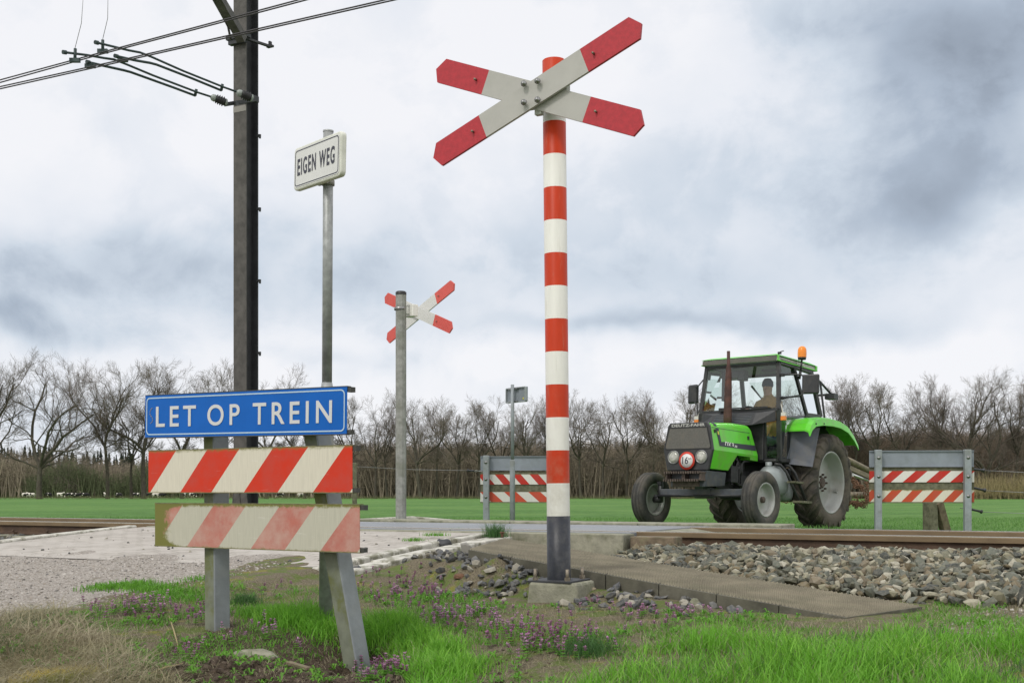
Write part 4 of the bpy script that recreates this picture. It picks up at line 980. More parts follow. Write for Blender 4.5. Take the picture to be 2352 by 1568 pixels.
def handle(label, p, q, wire_to, link):
    p, q = Vector(p), Vector(q); d = q - p
    e = empty('electric_fence', p, label, 'fence wire', 'electric fence wires with black handles')
    mb = MB(); r_ = [.012, .020, .017, .017, .020, .016, .030, .030, .012]; t_ = [0, .06, .2, .6, .75, .8, .84, .95, 1]
    mb.tube([d * k for k in t_], r_, 10); mb.build('grip', 'handle', e)
    mb = MB(); L0 = Vector(link) - p; mb.tube([L0, L0 * .5 + Vector((0, 0, .01)), (0, 0, 0)], .006, 5); mb.lathe([(.012, -.004), (.02, -.004), (.02, .004), (.012, .004)], 10, 'y', L0 * .2, closed=True); mb.build('hook', 'steel', e)
    o = Vector(wire_to[0]); mb = MB(); mb.tube([Vector(w_) - o for w_ in wire_to], .0035, 5); w_ = mb.build('wire', 'wire_thin', loc=o); w_.location = o - p; w_.parent = e
for i, (lab, x0, y0, x1, y1, wx, wy, s_) in enumerate((('top', 2237, 1077, 2262, 1080, 2500, 1088, 158), ('middle', 2237, 1120, 2265, 1126, 2500, 1135, 158), ('lowest', 2230, 1169, 2257, 1175, 2500, 1181, 156))):
    handle('%s of the three electric fence wires with black handles beside the right barrier' % lab, P(x0, y0, s_), P(x1, y1, s_), [P(x1, y1, s_), P(2352, (y1 * .6 + wy * .4) + 1.0, s_ + 1), P(wx, wy, s_ + 4), P(wx + 500, wy + 4, s_ + 10)], P(2205, y0 - 3, s_))
handle('fence wire with a black handle between slim wooden post and half hidden barrier', P(1089, 1081, 135), P(1073, 1080, 135), [P(1073, 1080, 135), P(950, 1078, 132), P(817, 1071, 130)], P(1112, 1084, 138))

# ================================================================== TRACTOR
TX, TY, TPSI, TZ, TP = 4.2484, 19.1256, .6791, .0926, .0427
tr = empty('tractor', (TX, TY, TZ), 'bright green farm tractor with a black cab and orange beacon, driving onto the crossing', 'tractor')
tr.rotation_euler = (0, -TP, math.atan2(-math.cos(TPSI), -math.sin(TPSI)))
RR, FRD, WB = .758, .402, 2.358
def torus_tyre(mb, R_, w_, rim, n=64, grooves=()):
    """closed tyre section: rounded shoulders, bulging sidewalls"""
    h = w_ / 2; s_ = R_ - rim
    prof = [(rim, -h * .70), (rim + s_ * .12, -h * .86), (rim + s_ * .35, -h * 1.0), (rim + s_ * .65, -h * .98), (rim + s_ * .86, -h * .88), (R_ - .012, -h * .74)]
    tread = []
    for g0, g1 in grooves: tread += [(R_, g0 * h), (R_ - .016, g0 * h + .004), (R_ - .016, g1 * h - .004), (R_, g1 * h)]
    if not grooves: tread = [(R_ - .002, -h * .5), (R_, 0), (R_ - .002, h * .5)]
    prof += tread + [(r, -y) for r, y in prof[::-1]]
    mb.lathe(prof, n, 'y', (0, 0, 0), 0, True, closed=True)
def wheel(name, c, R_, w_, rim, rear, side, steer=0.):
    e = empty(name, c); e.parent = tr; e.rotation_euler = (0, 0, steer)
    mb = MB()
    if not rear: torus_tyre(mb, R_, w_, rim, 56, ((-.62, -.42), (-.14, .14), (.42, .62)))
    else:
        torus_tyre(mb, R_ - .032, w_, rim, 56)
        h = w_ / 2; N = 22
        for sgn in (-1, 1):
            for k in range(N):
                t0 = 2 * math.pi * (k + (.5 if sgn > 0 else 0)) / N; sweep = .30
                segs = []
                for q, yy in enumerate((.02, .35, .68, .93, 1.02)):
                    ang = t0 + side * 0 + sweep * yy - .1 ; y = sgn * h * yy
                    rt = R_ - (.0, .0, .004, .03, .10)[q]; rb = rt - (.045, .045, .05, .05, .03)[q]; wd = (.030, .027, .030, .036, .038)[q] / R_
                    ring_ = []
                    for (aa_, rr_) in ((-wd, rt), (wd, rt), (wd * 1.5, rb), (-wd * 1.5, rb)): ring_.append((rr_ * math.cos(ang + aa_), y, rr_ * math.sin(ang + aa_)))
                    segs.append(ring_)
                vs = sum(segs, []); fs = []
                for i in range(4):
                    for j in range(4): fs.append((i * 4 + j, i * 4 + (j + 1) % 4, (i + 1) * 4 + (j + 1) % 4, (i + 1) * 4 + j))
                fs += [(0, 1, 2, 3), (16, 17, 18, 19)]
                mb.add(vs, fs, 0)
    mb.build('tyre', 'tyre_mud' if rear else 'tyre', e)
    mb = MB(); o = side * w_ / 2; 
    if rear:
        prof = [(rim + .012, .70 * o), (rim + .016, .76 * o), (rim - .004, .80 * o), (rim - .022, .72 * o), (rim - .03, .25 * o), (rim - .055, .10 * o), (rim - .06, -.15 * o), (rim - .10, -.22 * o), (.24, -.12 * o), (.14, -.02 * o), (0, -.02 * o)]
        mb.lathe(prof, 48, 'y'); mb.lathe([(rim + .012, -.7 * o), (rim - .02, -.75 * o), (rim - .03, -.2 * o)], 48, 'y')
        r = mb.build('rim', 'rim_grey', e)
        mb = MB(); mb.lathe([(.07, .10 * o), (.085, .02 * o), (.09, -.05 * o), (0, -.05 * o)], 20, 'y'); mb.lathe([(0, .1 * o), (.07, .1 * o)], 20, 'y')
        for k in range(8):
            a = 2 * math.pi * k / 8; mb.lathe([(0, .14 * o), (.018, .14 * o), (.018, -.04 * o)], 6, 'y', (.125 * math.cos(a), 0, .125 * math.sin(a)), smooth=False)
        mb.build('hub', 'weight_rust', e)
        mb = MB()
        for a in (R(75), R(-60), R(195)): mb.box(((rim - .05) * math.cos(a), .2 * o, (rim - .05) * math.sin(a)), (.05, .05, .05), Matrix.Rotation(-a, 3, 'Y')); mb.cut()
        mb.each('rim_lug', 'rim_grey', e)
    else:
        prof = [(rim + .008, .70 * o), (rim + .010, .80 * o), (rim - .006, .82 * o), (rim - .02, .70 * o), (rim - .028, .1 * o), (rim - .05, -.1 * o), (.10, .02 * o), (.07, .12 * o), (0, .12 * o)]
        mb.lathe(prof, 36, 'y'); mb.lathe([(rim + .008, -.72 * o), (rim - .01, -.8 * o), (rim - .03, -.6 * o), (rim - .03, .1 * o)], 36, 'y')
        r = mb.build('rim', 'rim_grey', e)
        mb = MB(); mb.lathe([(.045, .1 * o), (.045, .45 * o), (.03, .52 * o), (0, .52 * o)], 14, 'y'); mb.build('hub_cap', 'weight_rust', e)
    return e
wheel('rear_wheel', (0, .947 - .21, RR), RR, .40, .475, True, 1)
wheel('rear_wheel', (0, -(.947 - .21), RR), RR, .40, .475, True, -1)
wheel('front_wheel', (WB, .90, FRD), FRD, .215, .235, False, 1, R(-3))
wheel('front_wheel', (WB, -.90, FRD), FRD, .215, .235, False, -1, R(-3))

# -- hood
def hy(z):      # half width of the hood at height z
    return float(np.interp(z, [.80, 1.085, 1.43, 1.465, 1.50], [.325, .385, .325, .30, .255]))
def section(xs, zb, zt):
    """closed ring at one station; xs maps height -> x so the end can rake"""
    zs = [zb] + ([1.085] if zb < 1.05 else []) ; zs += [1.30, zt - .055, zt - .02, zt]
    pts = []
    lv = [zb, max(zb + .002, 1.085), 1.28, zt - .055, zt - .018, zt]
    hw = lambda z: float(np.interp(z, [.80, 1.085, zt - .055, zt - .018, zt], [.325, .385, .335, .315, .27]))
    for z in lv: pts.append(Vector((xs(z), -hw(z), z)))
    for z in lv[::-1]: pts.append(Vector((xs(z), hw(z), z)))
    return pts
fx_ = lambda z: float(np.interp(z, [.80, 1.085, 1.47], [2.78, 2.80, 2.82])); rx_ = lambda z: float(np.interp(z, [1.0, 1.2, 1.52], [1.44, 1.52, 1.64]))
st_ = [section(fx_, .82, 1.462), section(lambda z: 2.50, .82, 1.492), section(lambda z: 2.27 if z < .9 else 2.27, .822, 1.51), section(lambda z: 2.10, 1.05, 1.52), section(lambda z: 1.70, 1.05, 1.525), section(lambda z: 1.69, 1.01, 1.525), section(rx_, 1.005, 1.50)]
mb = MB(); vs = sum(st_, []); n = 12; fs = [(i * n + k, i * n + (k + 1) % n, (i + 1) * n + (k + 1) % n, (i + 1) * n + k) for i in range(len(st_) - 1) for k in range(n)]
fs += [tuple(range(n)), tuple((len(st_) - 1) * n + k for k in range(n))]
mb.add(vs, fs); hood = mb.build('hood', 'paint_green', tr, bevel=.006)
def hwid(x, z):
    zt = float(np.interp(x, [1.5, 1.7, 2.1, 2.27, 2.5, 2.82], [1.50, 1.525, 1.52, 1.51, 1.492, 1.462])); return float(np.interp(z, [.80, 1.085, zt - .055, zt - .018, zt], [.325, .385, .335, .315, .27])), zt
def decal(mb, poly, side=1, off=.004, sub=4):
    """thin strip following the hood side; poly = list of (x,z) quads"""
    for (x0, z0, x1, z1, x2, z2, x3, z3) in poly:
        vs = []; 
        for i in range(sub + 1):
            t = i / sub
            for (xa, za, xb, zb_) in ((x0, z0, x3, z3), (x1, z1, x2, z2)):
                x = xa + (xb - xa) * t; z = za + (zb_ - za) * t; vs.append((x, side * (hwid(x, z)[0] + off), z))
        mb.add(vs, [(2 * i, 2 * i + 1, 2 * i + 3, 2 * i + 2) for i in range(sub)])
for side in (1, -1):
    mb = MB()
    decal(mb, [(2.68, 1.405, 2.60, 1.405, 2.545, 1.15, 2.62, 1.15), (2.66, 1.415, 2.60, 1.415, 2.60, 1.50, 2.68, 1.50)][:1] , side)
    decal(mb, [(2.62, 1.15, 2.545, 1.215, 1.53, 1.235, 1.53, 1.155)], side)
    decal(mb, [(2.715, 1.425, 2.64, 1.425, 2.64, 1.482, 2.715, 1.482)], side)
    mb.build('stripe', 'dark_letter', hood)
    mb = MB(); decal(mb, [(2.79, 1.405, 1.68, 1.412, 1.68, 1.405, 2.79, 1.398)], side, .003); decal(mb, [(1.72, 1.52, 1.715, 1.52, 1.66, 1.10, 1.665, 1.10)], side, .003)
    mb.build('panel_gap', 'black', hood)
    mb = MB(); mb.box((2.715, side * .352, 1.355), (.04, .014, .05)); mb.cut(); mb.box((1.74, side * .358, 1.33), (.045, .014, .055)); mb.cut(); mb.each('latch', 'black', hood, bevel=.004)
    mb = MB(); decal(mb, [(2.645, 1.36, 2.605, 1.36, 2.60, 1.31, 2.64, 1.31)], side, .006); mb.build('badge', 'yellow', hood)
y_, zt_ = hwid(2.35, 1.19)
sl = math.atan2(.05, .345)
for side in (1, -1):
    m4 = Matrix.Translation((2.37 if side > 0 else 2.27, side * (hwid(2.3, 1.192)[0] + .0062), 1.19)) @ Matrix.Rotation(R(180 if side > 0 else 0), 4, 'Z') @ Matrix.Rotation(R(90), 4, 'X')
    text_mesh('lettering', 'DX', .18, .068, .001, 'white_letter', hood, m4, bold=.035)
    m4b = Matrix.Translation((2.235 if side > 0 else 2.405, side * (hwid(2.3, 1.192)[0] + .0064), 1.19)) @ Matrix.Rotation(R(180 if side > 0 else 0), 4, 'Z') @ Matrix.Rotation(R(90), 4, 'X')
    text_mesh('lettering', '3', .055, .062, .001, 'white_letter', hood, m4b, bold=.03)
    m4c = Matrix.Translation((2.15 if side > 0 else 2.49, side * (hwid(2.3, 1.18)[0] + .0064), 1.177)) @ Matrix.Rotation(R(180 if side > 0 else 0), 4, 'Z') @ Matrix.Rotation(R(90), 4, 'X')
    text_mesh('lettering', '.90', .085, .034, .001, 'white_letter', hood, m4c, bold=.03)
# grille
OUT = [(-.335, 1.43), (-.30, 1.475), (.30, 1.475), (.335, 1.43), (.40, 1.085), (.335, .795), (-.335, .795), (-.40, 1.085)]
mb = MB(); mb.prism(OUT, ((2.80, 0, 0), (0, 1, 0), (0, 0, 1)), .055); gf = mb.build('grille_frame', 'cab_black', tr, bevel=.012)
mb = MB(); GI = [(-.30, 1.395), (.30, 1.395), (.365, 1.125), (.345, 1.105), (-.345, 1.105), (-.365, 1.125)]; mb.prism(GI, ((2.853, 0, 0), (0, 1, 0), (0, 0, 1)), .006); gr_ = mb.build('grille_mesh', 'grille', gf, bevel=.002)
mb = MB(); o_ = [(-.31, 1.405), (.31, 1.405), (.378, 1.12), (.352, 1.093), (-.352, 1.093), (-.378, 1.12)]; n = 6
mb.add([(2.862, y, z) for y, z in o_] + [(2.862, y, z) for y, z in GI] + [(2.853, y, z) for y, z in o_] , [(k, (k + 1) % n, n + (k + 1) % n, n + k) for k in range(n)] + [(k, (k + 1) % n, 2 * n + (k + 1) % n, 2 * n + k) for k in range(n)]); mb.build('grille_surround', 'black', gf)
mf = Matrix.Translation((2.8565, 0, 1.436)) @ Matrix.Rotation(R(90), 4, 'Z') @ Matrix.Rotation(R(90), 4, 'X')
text_mesh('lettering', 'DEUTZ-FAHR', .54, .042, .001, 'grey_letter', gf, mf, bold=.03)
for s_ in (-1, 1):
    mb = MB(); mb.lathe([(0, 0), (.0, 0), (.055, -.006), (.08, -.02), (.084, -.03)], 24, 'x', (2.885, s_ * .225, .985)); hl = mb.build('headlight', 'lamp_glass', tr)
    mb = MB(); mb.lathe([(.082, 0), (.094, .004), (.096, .022), (.084, .024)], 24, 'x', (2.845, s_ * .225, .985), closed=True); mb.build('bezel', 'steel', hl)
sgn = MB(); sgn.lathe([(0, 0), (.128, 0), (.128, -.006), (0, -.006)], 40, 'x', (2.893, .01, .93)); so = sgn.build('speed_sign', 'red_paint', tr)
mb = MB(); mb.lathe([(0, 0), (.097, 0), (.097, -.002), (0, -.002)], 40, 'x', (2.8955, .01, .93)); mb.build('sign_face', 'sign_face', so)
mf = Matrix.Translation((2.8965, -.012, .935)) @ Matrix.Rotation(R(90), 4, 'Z') @ Matrix.Rotation(R(90), 4, 'X')
text_mesh('lettering', '16', .098, .104, .001, 'dark_letter', so, mf, bold=.012)
mf = Matrix.Translation((2.8965, .062, .962)) @ Matrix.Rotation(R(90), 4, 'Z') @ Matrix.Rotation(R(90), 4, 'X')
text_mesh('lettering', 'km', .048, .036, .001, 'dark_letter', so, mf)

# -- nose weights, chassis, engine, axle
mb = MB(); mb.hexa([(2.25, -.27, .60), (2.85, -.27, .56), (2.85, .27, .56), (2.25, .27, .60), (2.25, -.29, .80), (2.83, -.29, .795), (2.83, .29, .795), (2.25, .29, .80)]); mb.build('front_support', 'axle_grey', tr, bevel=.01)
mb = MB()
for z, x1 in ((.765, 3.0), (.655, 3.02)):
    mb.box(((2.83 + x1) / 2, 0, z), (x1 - 2.83, .58, .02))
    for k in range(15): mb.box((x1 + .012, -.27 + k * .0386, z - .008), (.03, .018, .034))
mb.box((2.90, 0, .71), (.12, .05, .1)); mb.box((2.90, .27, .71), (.14, .02, .12)); mb.box((2.90, -.27, .71), (.14, .02, .12)); mb.box((2.86, 0, .60), (.10, .40, .07)); mb.build('toothed_plates', 'weight_rust', tr)
mb = MB(); mb.box((1.9, 0, .80), (.85, .34, .46)); mb.box((1.9, 0, 1.06), (.8, .30, .16)); mb.box((2.05, .24, .78), (.22, .16, .24)); mb.box((1.72, .22, .68), (.16, .14, .2))
mb.lathe([(0, -.05), (.075, -.05), (.075, .07), (0, .07)], 16, 'y', (2.17, .24, .93)); mb.lathe([(0, -.05), (.05, -.05), (.05, .09), (0, .09)], 14, 'z', (1.82, .27, .86))
for pts in ([(2.2, .22, 1.0), (2.05, .3, 1.02), (1.85, .29, .93), (1.75, .27, .7)], [(2.12, .26, .7), (1.95, .30, .66), (1.7, .28, .60)], [(1.95, .28, 1.04), (1.9, .31, .85), (1.9, .3, .62)], [(2.2, .26, .85), (2.0, .3, .82), (1.8, .32, .98), (1.6, .3, 1.0)], [(2.1, .29, .62), (1.96, .31, .98)]): mb.tube(pts, .018, 8)
for k in range(6): mb.box((1.62 + k * .09, .19, .95), (.03, .06, .18))
mb.build('engine', 'engine', tr, bevel=.006)
mb = MB(); mb.box((.75, 0, .66), (1.7, .40, .40)); mb.box((-.05, 0, .76), (.62, .56, .42)); mb.tube([(0, -.62, RR), (0, .62, RR)], .13, 14); mb.box((1.3, .05, .52), (.6, .46, .16)); mb.build('transmission', 'engine', tr, bevel=.02)
mb = MB()
for s_ in (-1, 1): mb.hexa([(WB - .05, s_ * .10, .44), (WB - .05, s_ * .72, .47), (WB + .05, s_ * .72, .47), (WB + .05, s_ * .10, .44), (WB - .05, s_ * .10, .55), (WB - .05, s_ * .72, .555), (WB + .05, s_ * .72, .555), (WB + .05, s_ * .10, .55)])
mb.box((WB, 0, .50), (.13, .26, .16)); mb.box((WB, 0, .585), (.30, .14, .06)); mb.build('front_axle', 'axle_grey', tr, bevel=.008)
mb = MB(); mb.tube([(WB + .12, -.74, .452), (WB + .12, .74, .452)], .018, 10)
for s_ in (-1, 1):
    mb.tube([(WB, s_ * .74, .36), (WB, s_ * .74, .66)], .042, 12); mb.tube([(WB, s_ * .72, .40), (WB, s_ * .85, .40)], .05, 12); mb.bar((WB, s_ * .74, .45), (WB + .15, s_ * .73, .45), .05, .03); mb.box((WB, s_ * .74, .64), (.10, .07, .05))
mb.build('steering_linkage', 'cab_black', tr)
mb = MB()
def blob(mb, c, r, mi=0, n=18, p=3.0):
    prof = [(math.cos(t) ** (2 / p) if math.cos(t) > 1e-6 else 0, math.copysign(abs(math.sin(t)) ** (2 / p), math.sin(t))) for t in [R(-90 + 180 * k / 10) for k in range(11)]]
    base_ = len(mb.v); mb.lathe(prof, n, 'z', (0, 0, 0), mi)
    for i in range(base_, len(mb.v)): v = mb.v[i]; mb.v[i] = (c[0] + v[0] * r[0], c[1] + v[1] * r[1], c[2] + v[2] * r[2])
blob(mb, (1.18, .50, .72), (.32, .19, .235)); blob(mb, (.83, .48, .58), (.17, .15, .15)); mb.tube([(1.35, .50, .9), (1.35, .50, 1.0)], .05, 12); mb.build('fuel_tank', 'tank', tr)
mb = MB()
for dx in (.0, .32): mb.tube([(1.36 - dx * .95, .60, .97), (1.30 - dx * .95, .66, .96), (1.22 - dx * .9, .72, .86), (1.06 - dx * .8, .86, .42)], .022, 8)
mb.build('step_rails', 'cab_black', tr)
mb = MB(); mb.box((.93, .85, .42), (.36, .15, .035)); mb.box((1.02, .78, .71), (.34, .12, .03)); mb.build('step_treads', 'wood_green', tr, bevel=.004)

# -- cab
cab = empty('cab'); cab.parent = tr
YT, YM, YB = .60, .655, .635
A = dict(ft=(1.30, YT, 2.50), fm=(1.37, YM, 1.775), fb=(1.27, YB, 1.02), bt=(.82, YT + .005, 2.49), bm=(.44, YM + .005, 1.78), ct=(.20, YT, 2.48), cm=(-.06, YM, 1.80))
def mir(p, s_): return Vector((p[0], p[1] * s_, p[2]))
mb = MB()
for s_ in (1, -1):
    for p, q, wd in ((A['ft'], A['fm'], .055), (A['fm'], A['fb'], .06), (A['bt'], A['bm'], .045), (A['ct'], A['cm'], .06), (A['ft'], A['ct'], .07)): mb.bar(mir(p, s_), mir(q, s_), wd, wd)
    mb.bar(mir(A['bm'], s_), mir(A['cm'], s_), .045, .06)
    # door frame: curved rear edge going down and forward
    pts = [A['bt'], A['bm'], (.50, YM, 1.60), (.62, YM - .005, 1.42), (.78, YM - .01, 1.22), (.90, YB, 1.05), (1.25, YB, 1.03)]
    for p, q in zip(pts[1:-1], pts[2:]): mb.bar(mir(p, s_), mir(q, s_), .04, .05)
mb.bar((1.30, -YT, 2.475), (1.30, YT, 2.475), .06, .05); mb.bar((1.385, -YM, 1.775), (1.385, YM, 1.775), .05, .045); mb.bar((.20, -YT, 2.47), (.20, YT, 2.47), .05, .05); mb.bar((-.06, -YM, 1.80), (-.06, YM, 1.80), .05, .05)
mb.bar((1.31, -YB, 1.03), (1.31, YB, 1.03), .05, .05)
for s_ in (1, -1): mb.bar((1.36, s_ * .42, 1.75), (1.32, s_ * .44, 1.04), .035, .035)
mb.build('frame', 'cab_black', cab)
mb = MB()
def pane(pts, th=.004): 
    pts = [Vector(p) for p in pts]; nrm = (pts[1] - pts[0]).cross(pts[2] - pts[0]).normalized() * th; n = len(pts)
    mb.add(pts, [tuple(range(n))])
pane([(1.395, -YM + .02, 1.79), (1.395, YM - .02, 1.79), (1.32, YT - .02, 2.46), (1.32, -YT + .02, 2.46)]); mb.build('windscreen', 'glass', cab)
for s_ in (1, -1):
    mb = MB(); pane([mir(p, s_) for p in (A['ft'], A['fm'], (1.28, YB, 1.05), (.92, YB, 1.07), (.79, YM - .01, 1.24), (.63, YM - .005, 1.44), (.51, YM, 1.62), A['bm'], A['bt'])]); mb.build('door_glass', 'glass', cab)
    mb = MB(); pane([mir(p, s_) for p in (A['bt'], A['bm'], A['cm'], A['ct'])]); mb.build('side_glass', 'glass', cab)
    mb = MB(); pane([(1.37, s_ * .43, 1.74), (1.37, s_ * .63, 1.74), (1.31, s_ * .61, 1.06), (1.33, s_ * .45, 1.06)]); mb.build('front_lower_glass', 'glass', cab)
mb = MB(); pane([(-.06, -YM + .03, 1.82), (-.06, YM - .03, 1.82), (.19, YT - .03, 2.45), (.19, -YT + .03, 2.45)]); mb.build('rear_glass', 'glass', cab)
# lower door panel on the near side is solid dark grey towards the back
mb = MB()
for s_ in (1, -1): mb.prism([(1.06, 1.04), (.92, 1.06), (.79, 1.24), (.63, 1.44), (.58, 1.52), (.70, 1.50), (.90, 1.32)], ((0, s_ * .648 - (.004 if s_ > 0 else -.012), 0), (1, 0, 0), (0, 0, 1)), .008)
mb.build('door_lower_panel', 'grey_blue', cab)
# roof
mb = MB(); x0, x1 = .05, 1.41; 
mb.hexa([(x0, -.64, 2.50), (x1, -.64, 2.50), (x1, .64, 2.50), (x0, .64, 2.50), (x0 + .02, -.62, 2.575), (x1 - .01, -.615, 2.578), (x1 - .01, .615, 2.578), (x0 + .02, .62, 2.575)])
rf = mb.build('roof', 'light_grey', cab, bevel=.008)
mb = MB(); mb.hexa([(x0 - .01, -.645, 2.578), (x1 + .01, -.645, 2.581), (x1 + .01, .645, 2.581), (x0 - .01, .645, 2.578), (x0 + .1, -.56, 2.625), (x1 - .12, -.56, 2.62), (x1 - .12, .56, 2.62), (x0 + .1, .56, 2.625)]); mb.box(((x0 + x1) / 2, .643, 2.505), (x1 - x0, .014, .018)); mb.box(((x0 + x1) / 2, -.643, 2.505), (x1 - x0, .014, .018))
mb.box((x0 - .005, 0, 2.54), (.02, 1.28, .085)); mb.box((x1 - .02, .642, 2.54), (.06, .012, .08)); mb.box((x0 + .03, .642, 2.54), (.06, .012, .08)); mb.build('roof_skin', 'paint_green', rf, bevel=.01)
mb = MB(); mb.box((x1 + .004, 0, 2.535), (.008, 1.24, .06)); mb.build('front_fascia', 'grille', rf)
mb = MB(); mb.box((.75, 0, 2.492), (1.2, 1.16, .02)); mb.build('headliner', 'grey_blue', rf)
mf = Matrix.Translation((.64, .6445, 2.54)) @ Matrix.Rotation(R(180), 4, 'Z') @ Matrix.Rotation(R(90), 4, 'X'); text_mesh('lettering', 'DEUTZ', .26, .03, .001, 'white_letter', rf, mf, bold=.02)
# cowl and vents
mb = MB(); mb.hexa([(1.40, -.63, 1.60), (1.64, -.36, 1.53), (1.64, .36, 1.53), (1.40, .63, 1.60), (1.40, -.63, 1.765), (1.52, -.36, 1.72), (1.52, .36, 1.72), (1.40, .63, 1.765)]); mb.box((1.35, 0, 1.3), (.08, .84, .55)); cw = mb.build('cowl', 'cab_black', cab, bevel=.01)
mb = MB()
for k in range(6): mb.box((1.61 - k * .018, 0, 1.575 + k * .026), (.03, .62, .008), Matrix.Rotation(R(30), 3, 'Y'))
mb.build('vent_slats', 'grey_blue', cw)
# interior
mb = MB(); mb.box((.55, 0, 1.22), (.45, .46, .12)); mb.hexa([(.30, -.23, 1.25), (.40, -.23, 1.25), (.40, .23, 1.25), (.30, .23, 1.25), (.16, -.20, 1.80), (.24, -.20, 1.80), (.24, .20, 1.80), (.16, .20, 1.80)]); mb.box((.5, 0, 1.0), (.5, .5, .3)); mb.build('seat', 'seat', cab, bevel=.03)
mb = MB(); mb.tube([(1.25, 0, 1.30), (1.02, 0, 1.66)], .03, 10)
rw_ = frame((0, 1, 0), (.54, 0, .84)); ws = [Vector((1.0, 0, 1.70)) + rw_ @ Vector((.20 * math.cos(t), .20 * math.sin(t), 0)) for t in [2 * math.pi * k / 24 for k in range(25)]]; mb.tube(ws, .015, 8); mb.bar(ws[0], ws[12], .02, .015); mb.box((1.22, 0, 1.55), (.16, .40, .22)); mb.build('steering_wheel', 'black', cab)
mb = MB(); mb.box((.75, 0, 1.02), (1.2, 1.22, .05)); mb.hexa([(.1, -.62, 1.05), (.9, -.62, 1.05), (.9, -.36, 1.05), (.1, -.36, 1.05), (.05, -.60, 1.55), (.7, -.60, 1.40), (.7, -.36, 1.40), (.05, -.36, 1.55)]); mb.build('floor_console', 'cab_black', cab, bevel=.02)
mb = MB(); mb.box((1.0, -.30, 2.38), (.26, .30, .12)); mb.box((1.05, -.12, 2.36), (.14, .12, .16)); mb.box((1.12, -.36, 2.15), (.10, .12, .36)); mb.box((1.1, -.36, 1.95), (.05, .05, .3)); mb.box((.98, .3, 2.42), (.1, .24, .04)); mb.build('radio_console', 'black', cab, bevel=.01)
mb = MB(); mb.tube([(1.42, .55, 1.80), (1.43, .10, 1.79), (1.43, -.25, 1.80)], .008, 6); mb.box((1.44, -.25, 1.80), (.06, .09, .05)); mb.bar((1.42, .5, 1.815), (1.42, -.1, 1.815), .01, .02); mb.build('wiper', 'black', cab)
# exhaust
mb = MB(); mb.tube([(1.72, .0, 1.50), (1.72, 0, 1.66), (1.72, 0, 2.10), (1.72, 0, 2.36), (1.725, 0, 2.42), (1.735, 0, 2.64)], [.062, .062, .054, .042, .026, .024], 16); mb.build('exhaust', 'exhaust', tr)
# beacon
mb = MB(); mb.tube([(.72, .68, 2.40), (.72, .70, 2.60)], .014, 8); mb.tube([(.72, .66, 2.30), (.72, .68, 2.42)], .022, 8); mb.lathe([(0, 0), (.06, 0), (.064, .03), (.05, .035)], 20, 'z', (.72, .70, 2.595)); bb = mb.build('beacon_base', 'black', tr)
mb = MB(); mb.lathe([(.066, .0), (.068, .06), (.064, .12), (.05, .152), (.028, .168), (0, .172)], 24, 'z', (.72, .70, 2.628)); mb.build('beacon_lens', 'orange_lens', bb)
mb = MB(); mb.tube([(1.22, .56, 2.62), (1.20, .58, 2.66), (1.02, .54, 2.70)], .008, 6); mb.box((1.21, .57, 2.64), (.05, .04, .03)); mb.build('antenna_stub', 'black', tr)
# mirrors
mb = MB(); mb.tube([(1.31, .66, 2.29), (1.28, .78, 2.30), (1.22, .93, 2.29), (1.20, .99, 2.25), (1.20, 1.0, 2.06), (1.22, .95, 1.99), (1.28, .70, 1.95)], .012, 8); mb.box((1.30, .67, 2.29), (.05, .05, .04)); mb.box((1.29, .67, 1.95), (.05, .05, .04)); ma = mb.build('mirror_arm', 'cab_black', tr)
mrot = Matrix.Rotation(R(12), 3, 'Z')
mb = MB(); mb.box((1.17, 1.06, 2.15), (.06, .25, .29), mrot); mb.build('mirror', 'cab_black', ma, bevel=.02)
mb = MB(); mb.tube([(1.31, -.66, 2.30), (1.25, -.80, 2.20), (1.2, -.90, 2.22)], .010, 8); mb.tube([(1.2, -.9, 2.0), (1.24, -.80, 1.92), (1.30, -.74, 1.55)], .014, 8); ma = mb.build('mirror_arm', 'cab_black', tr)
mb = MB(); mb.box((1.18, -.91, 2.10), (.07, .20, .30), Matrix.Rotation(R(-16), 3, 'Z')); mb.build('mirror', 'cab_black', ma, bevel=.03)
# flashers
for s_ in (1, -1):
    mb = MB(); mb.tube([(1.34, s_ * .66, 1.90), (1.36, s_ * .72, 1.72)], .008, 6); mb.box((1.36, s_ * .73, 1.70), (.05, .07, .055)); fl = mb.build('side_lamp', 'clear_lens', tr, bevel=.006)
    mb = MB(); mb.box((1.362, s_ * .73, 1.64), (.055, .075, .062)); mb.build('indicator', 'amber', fl, bevel=.006)
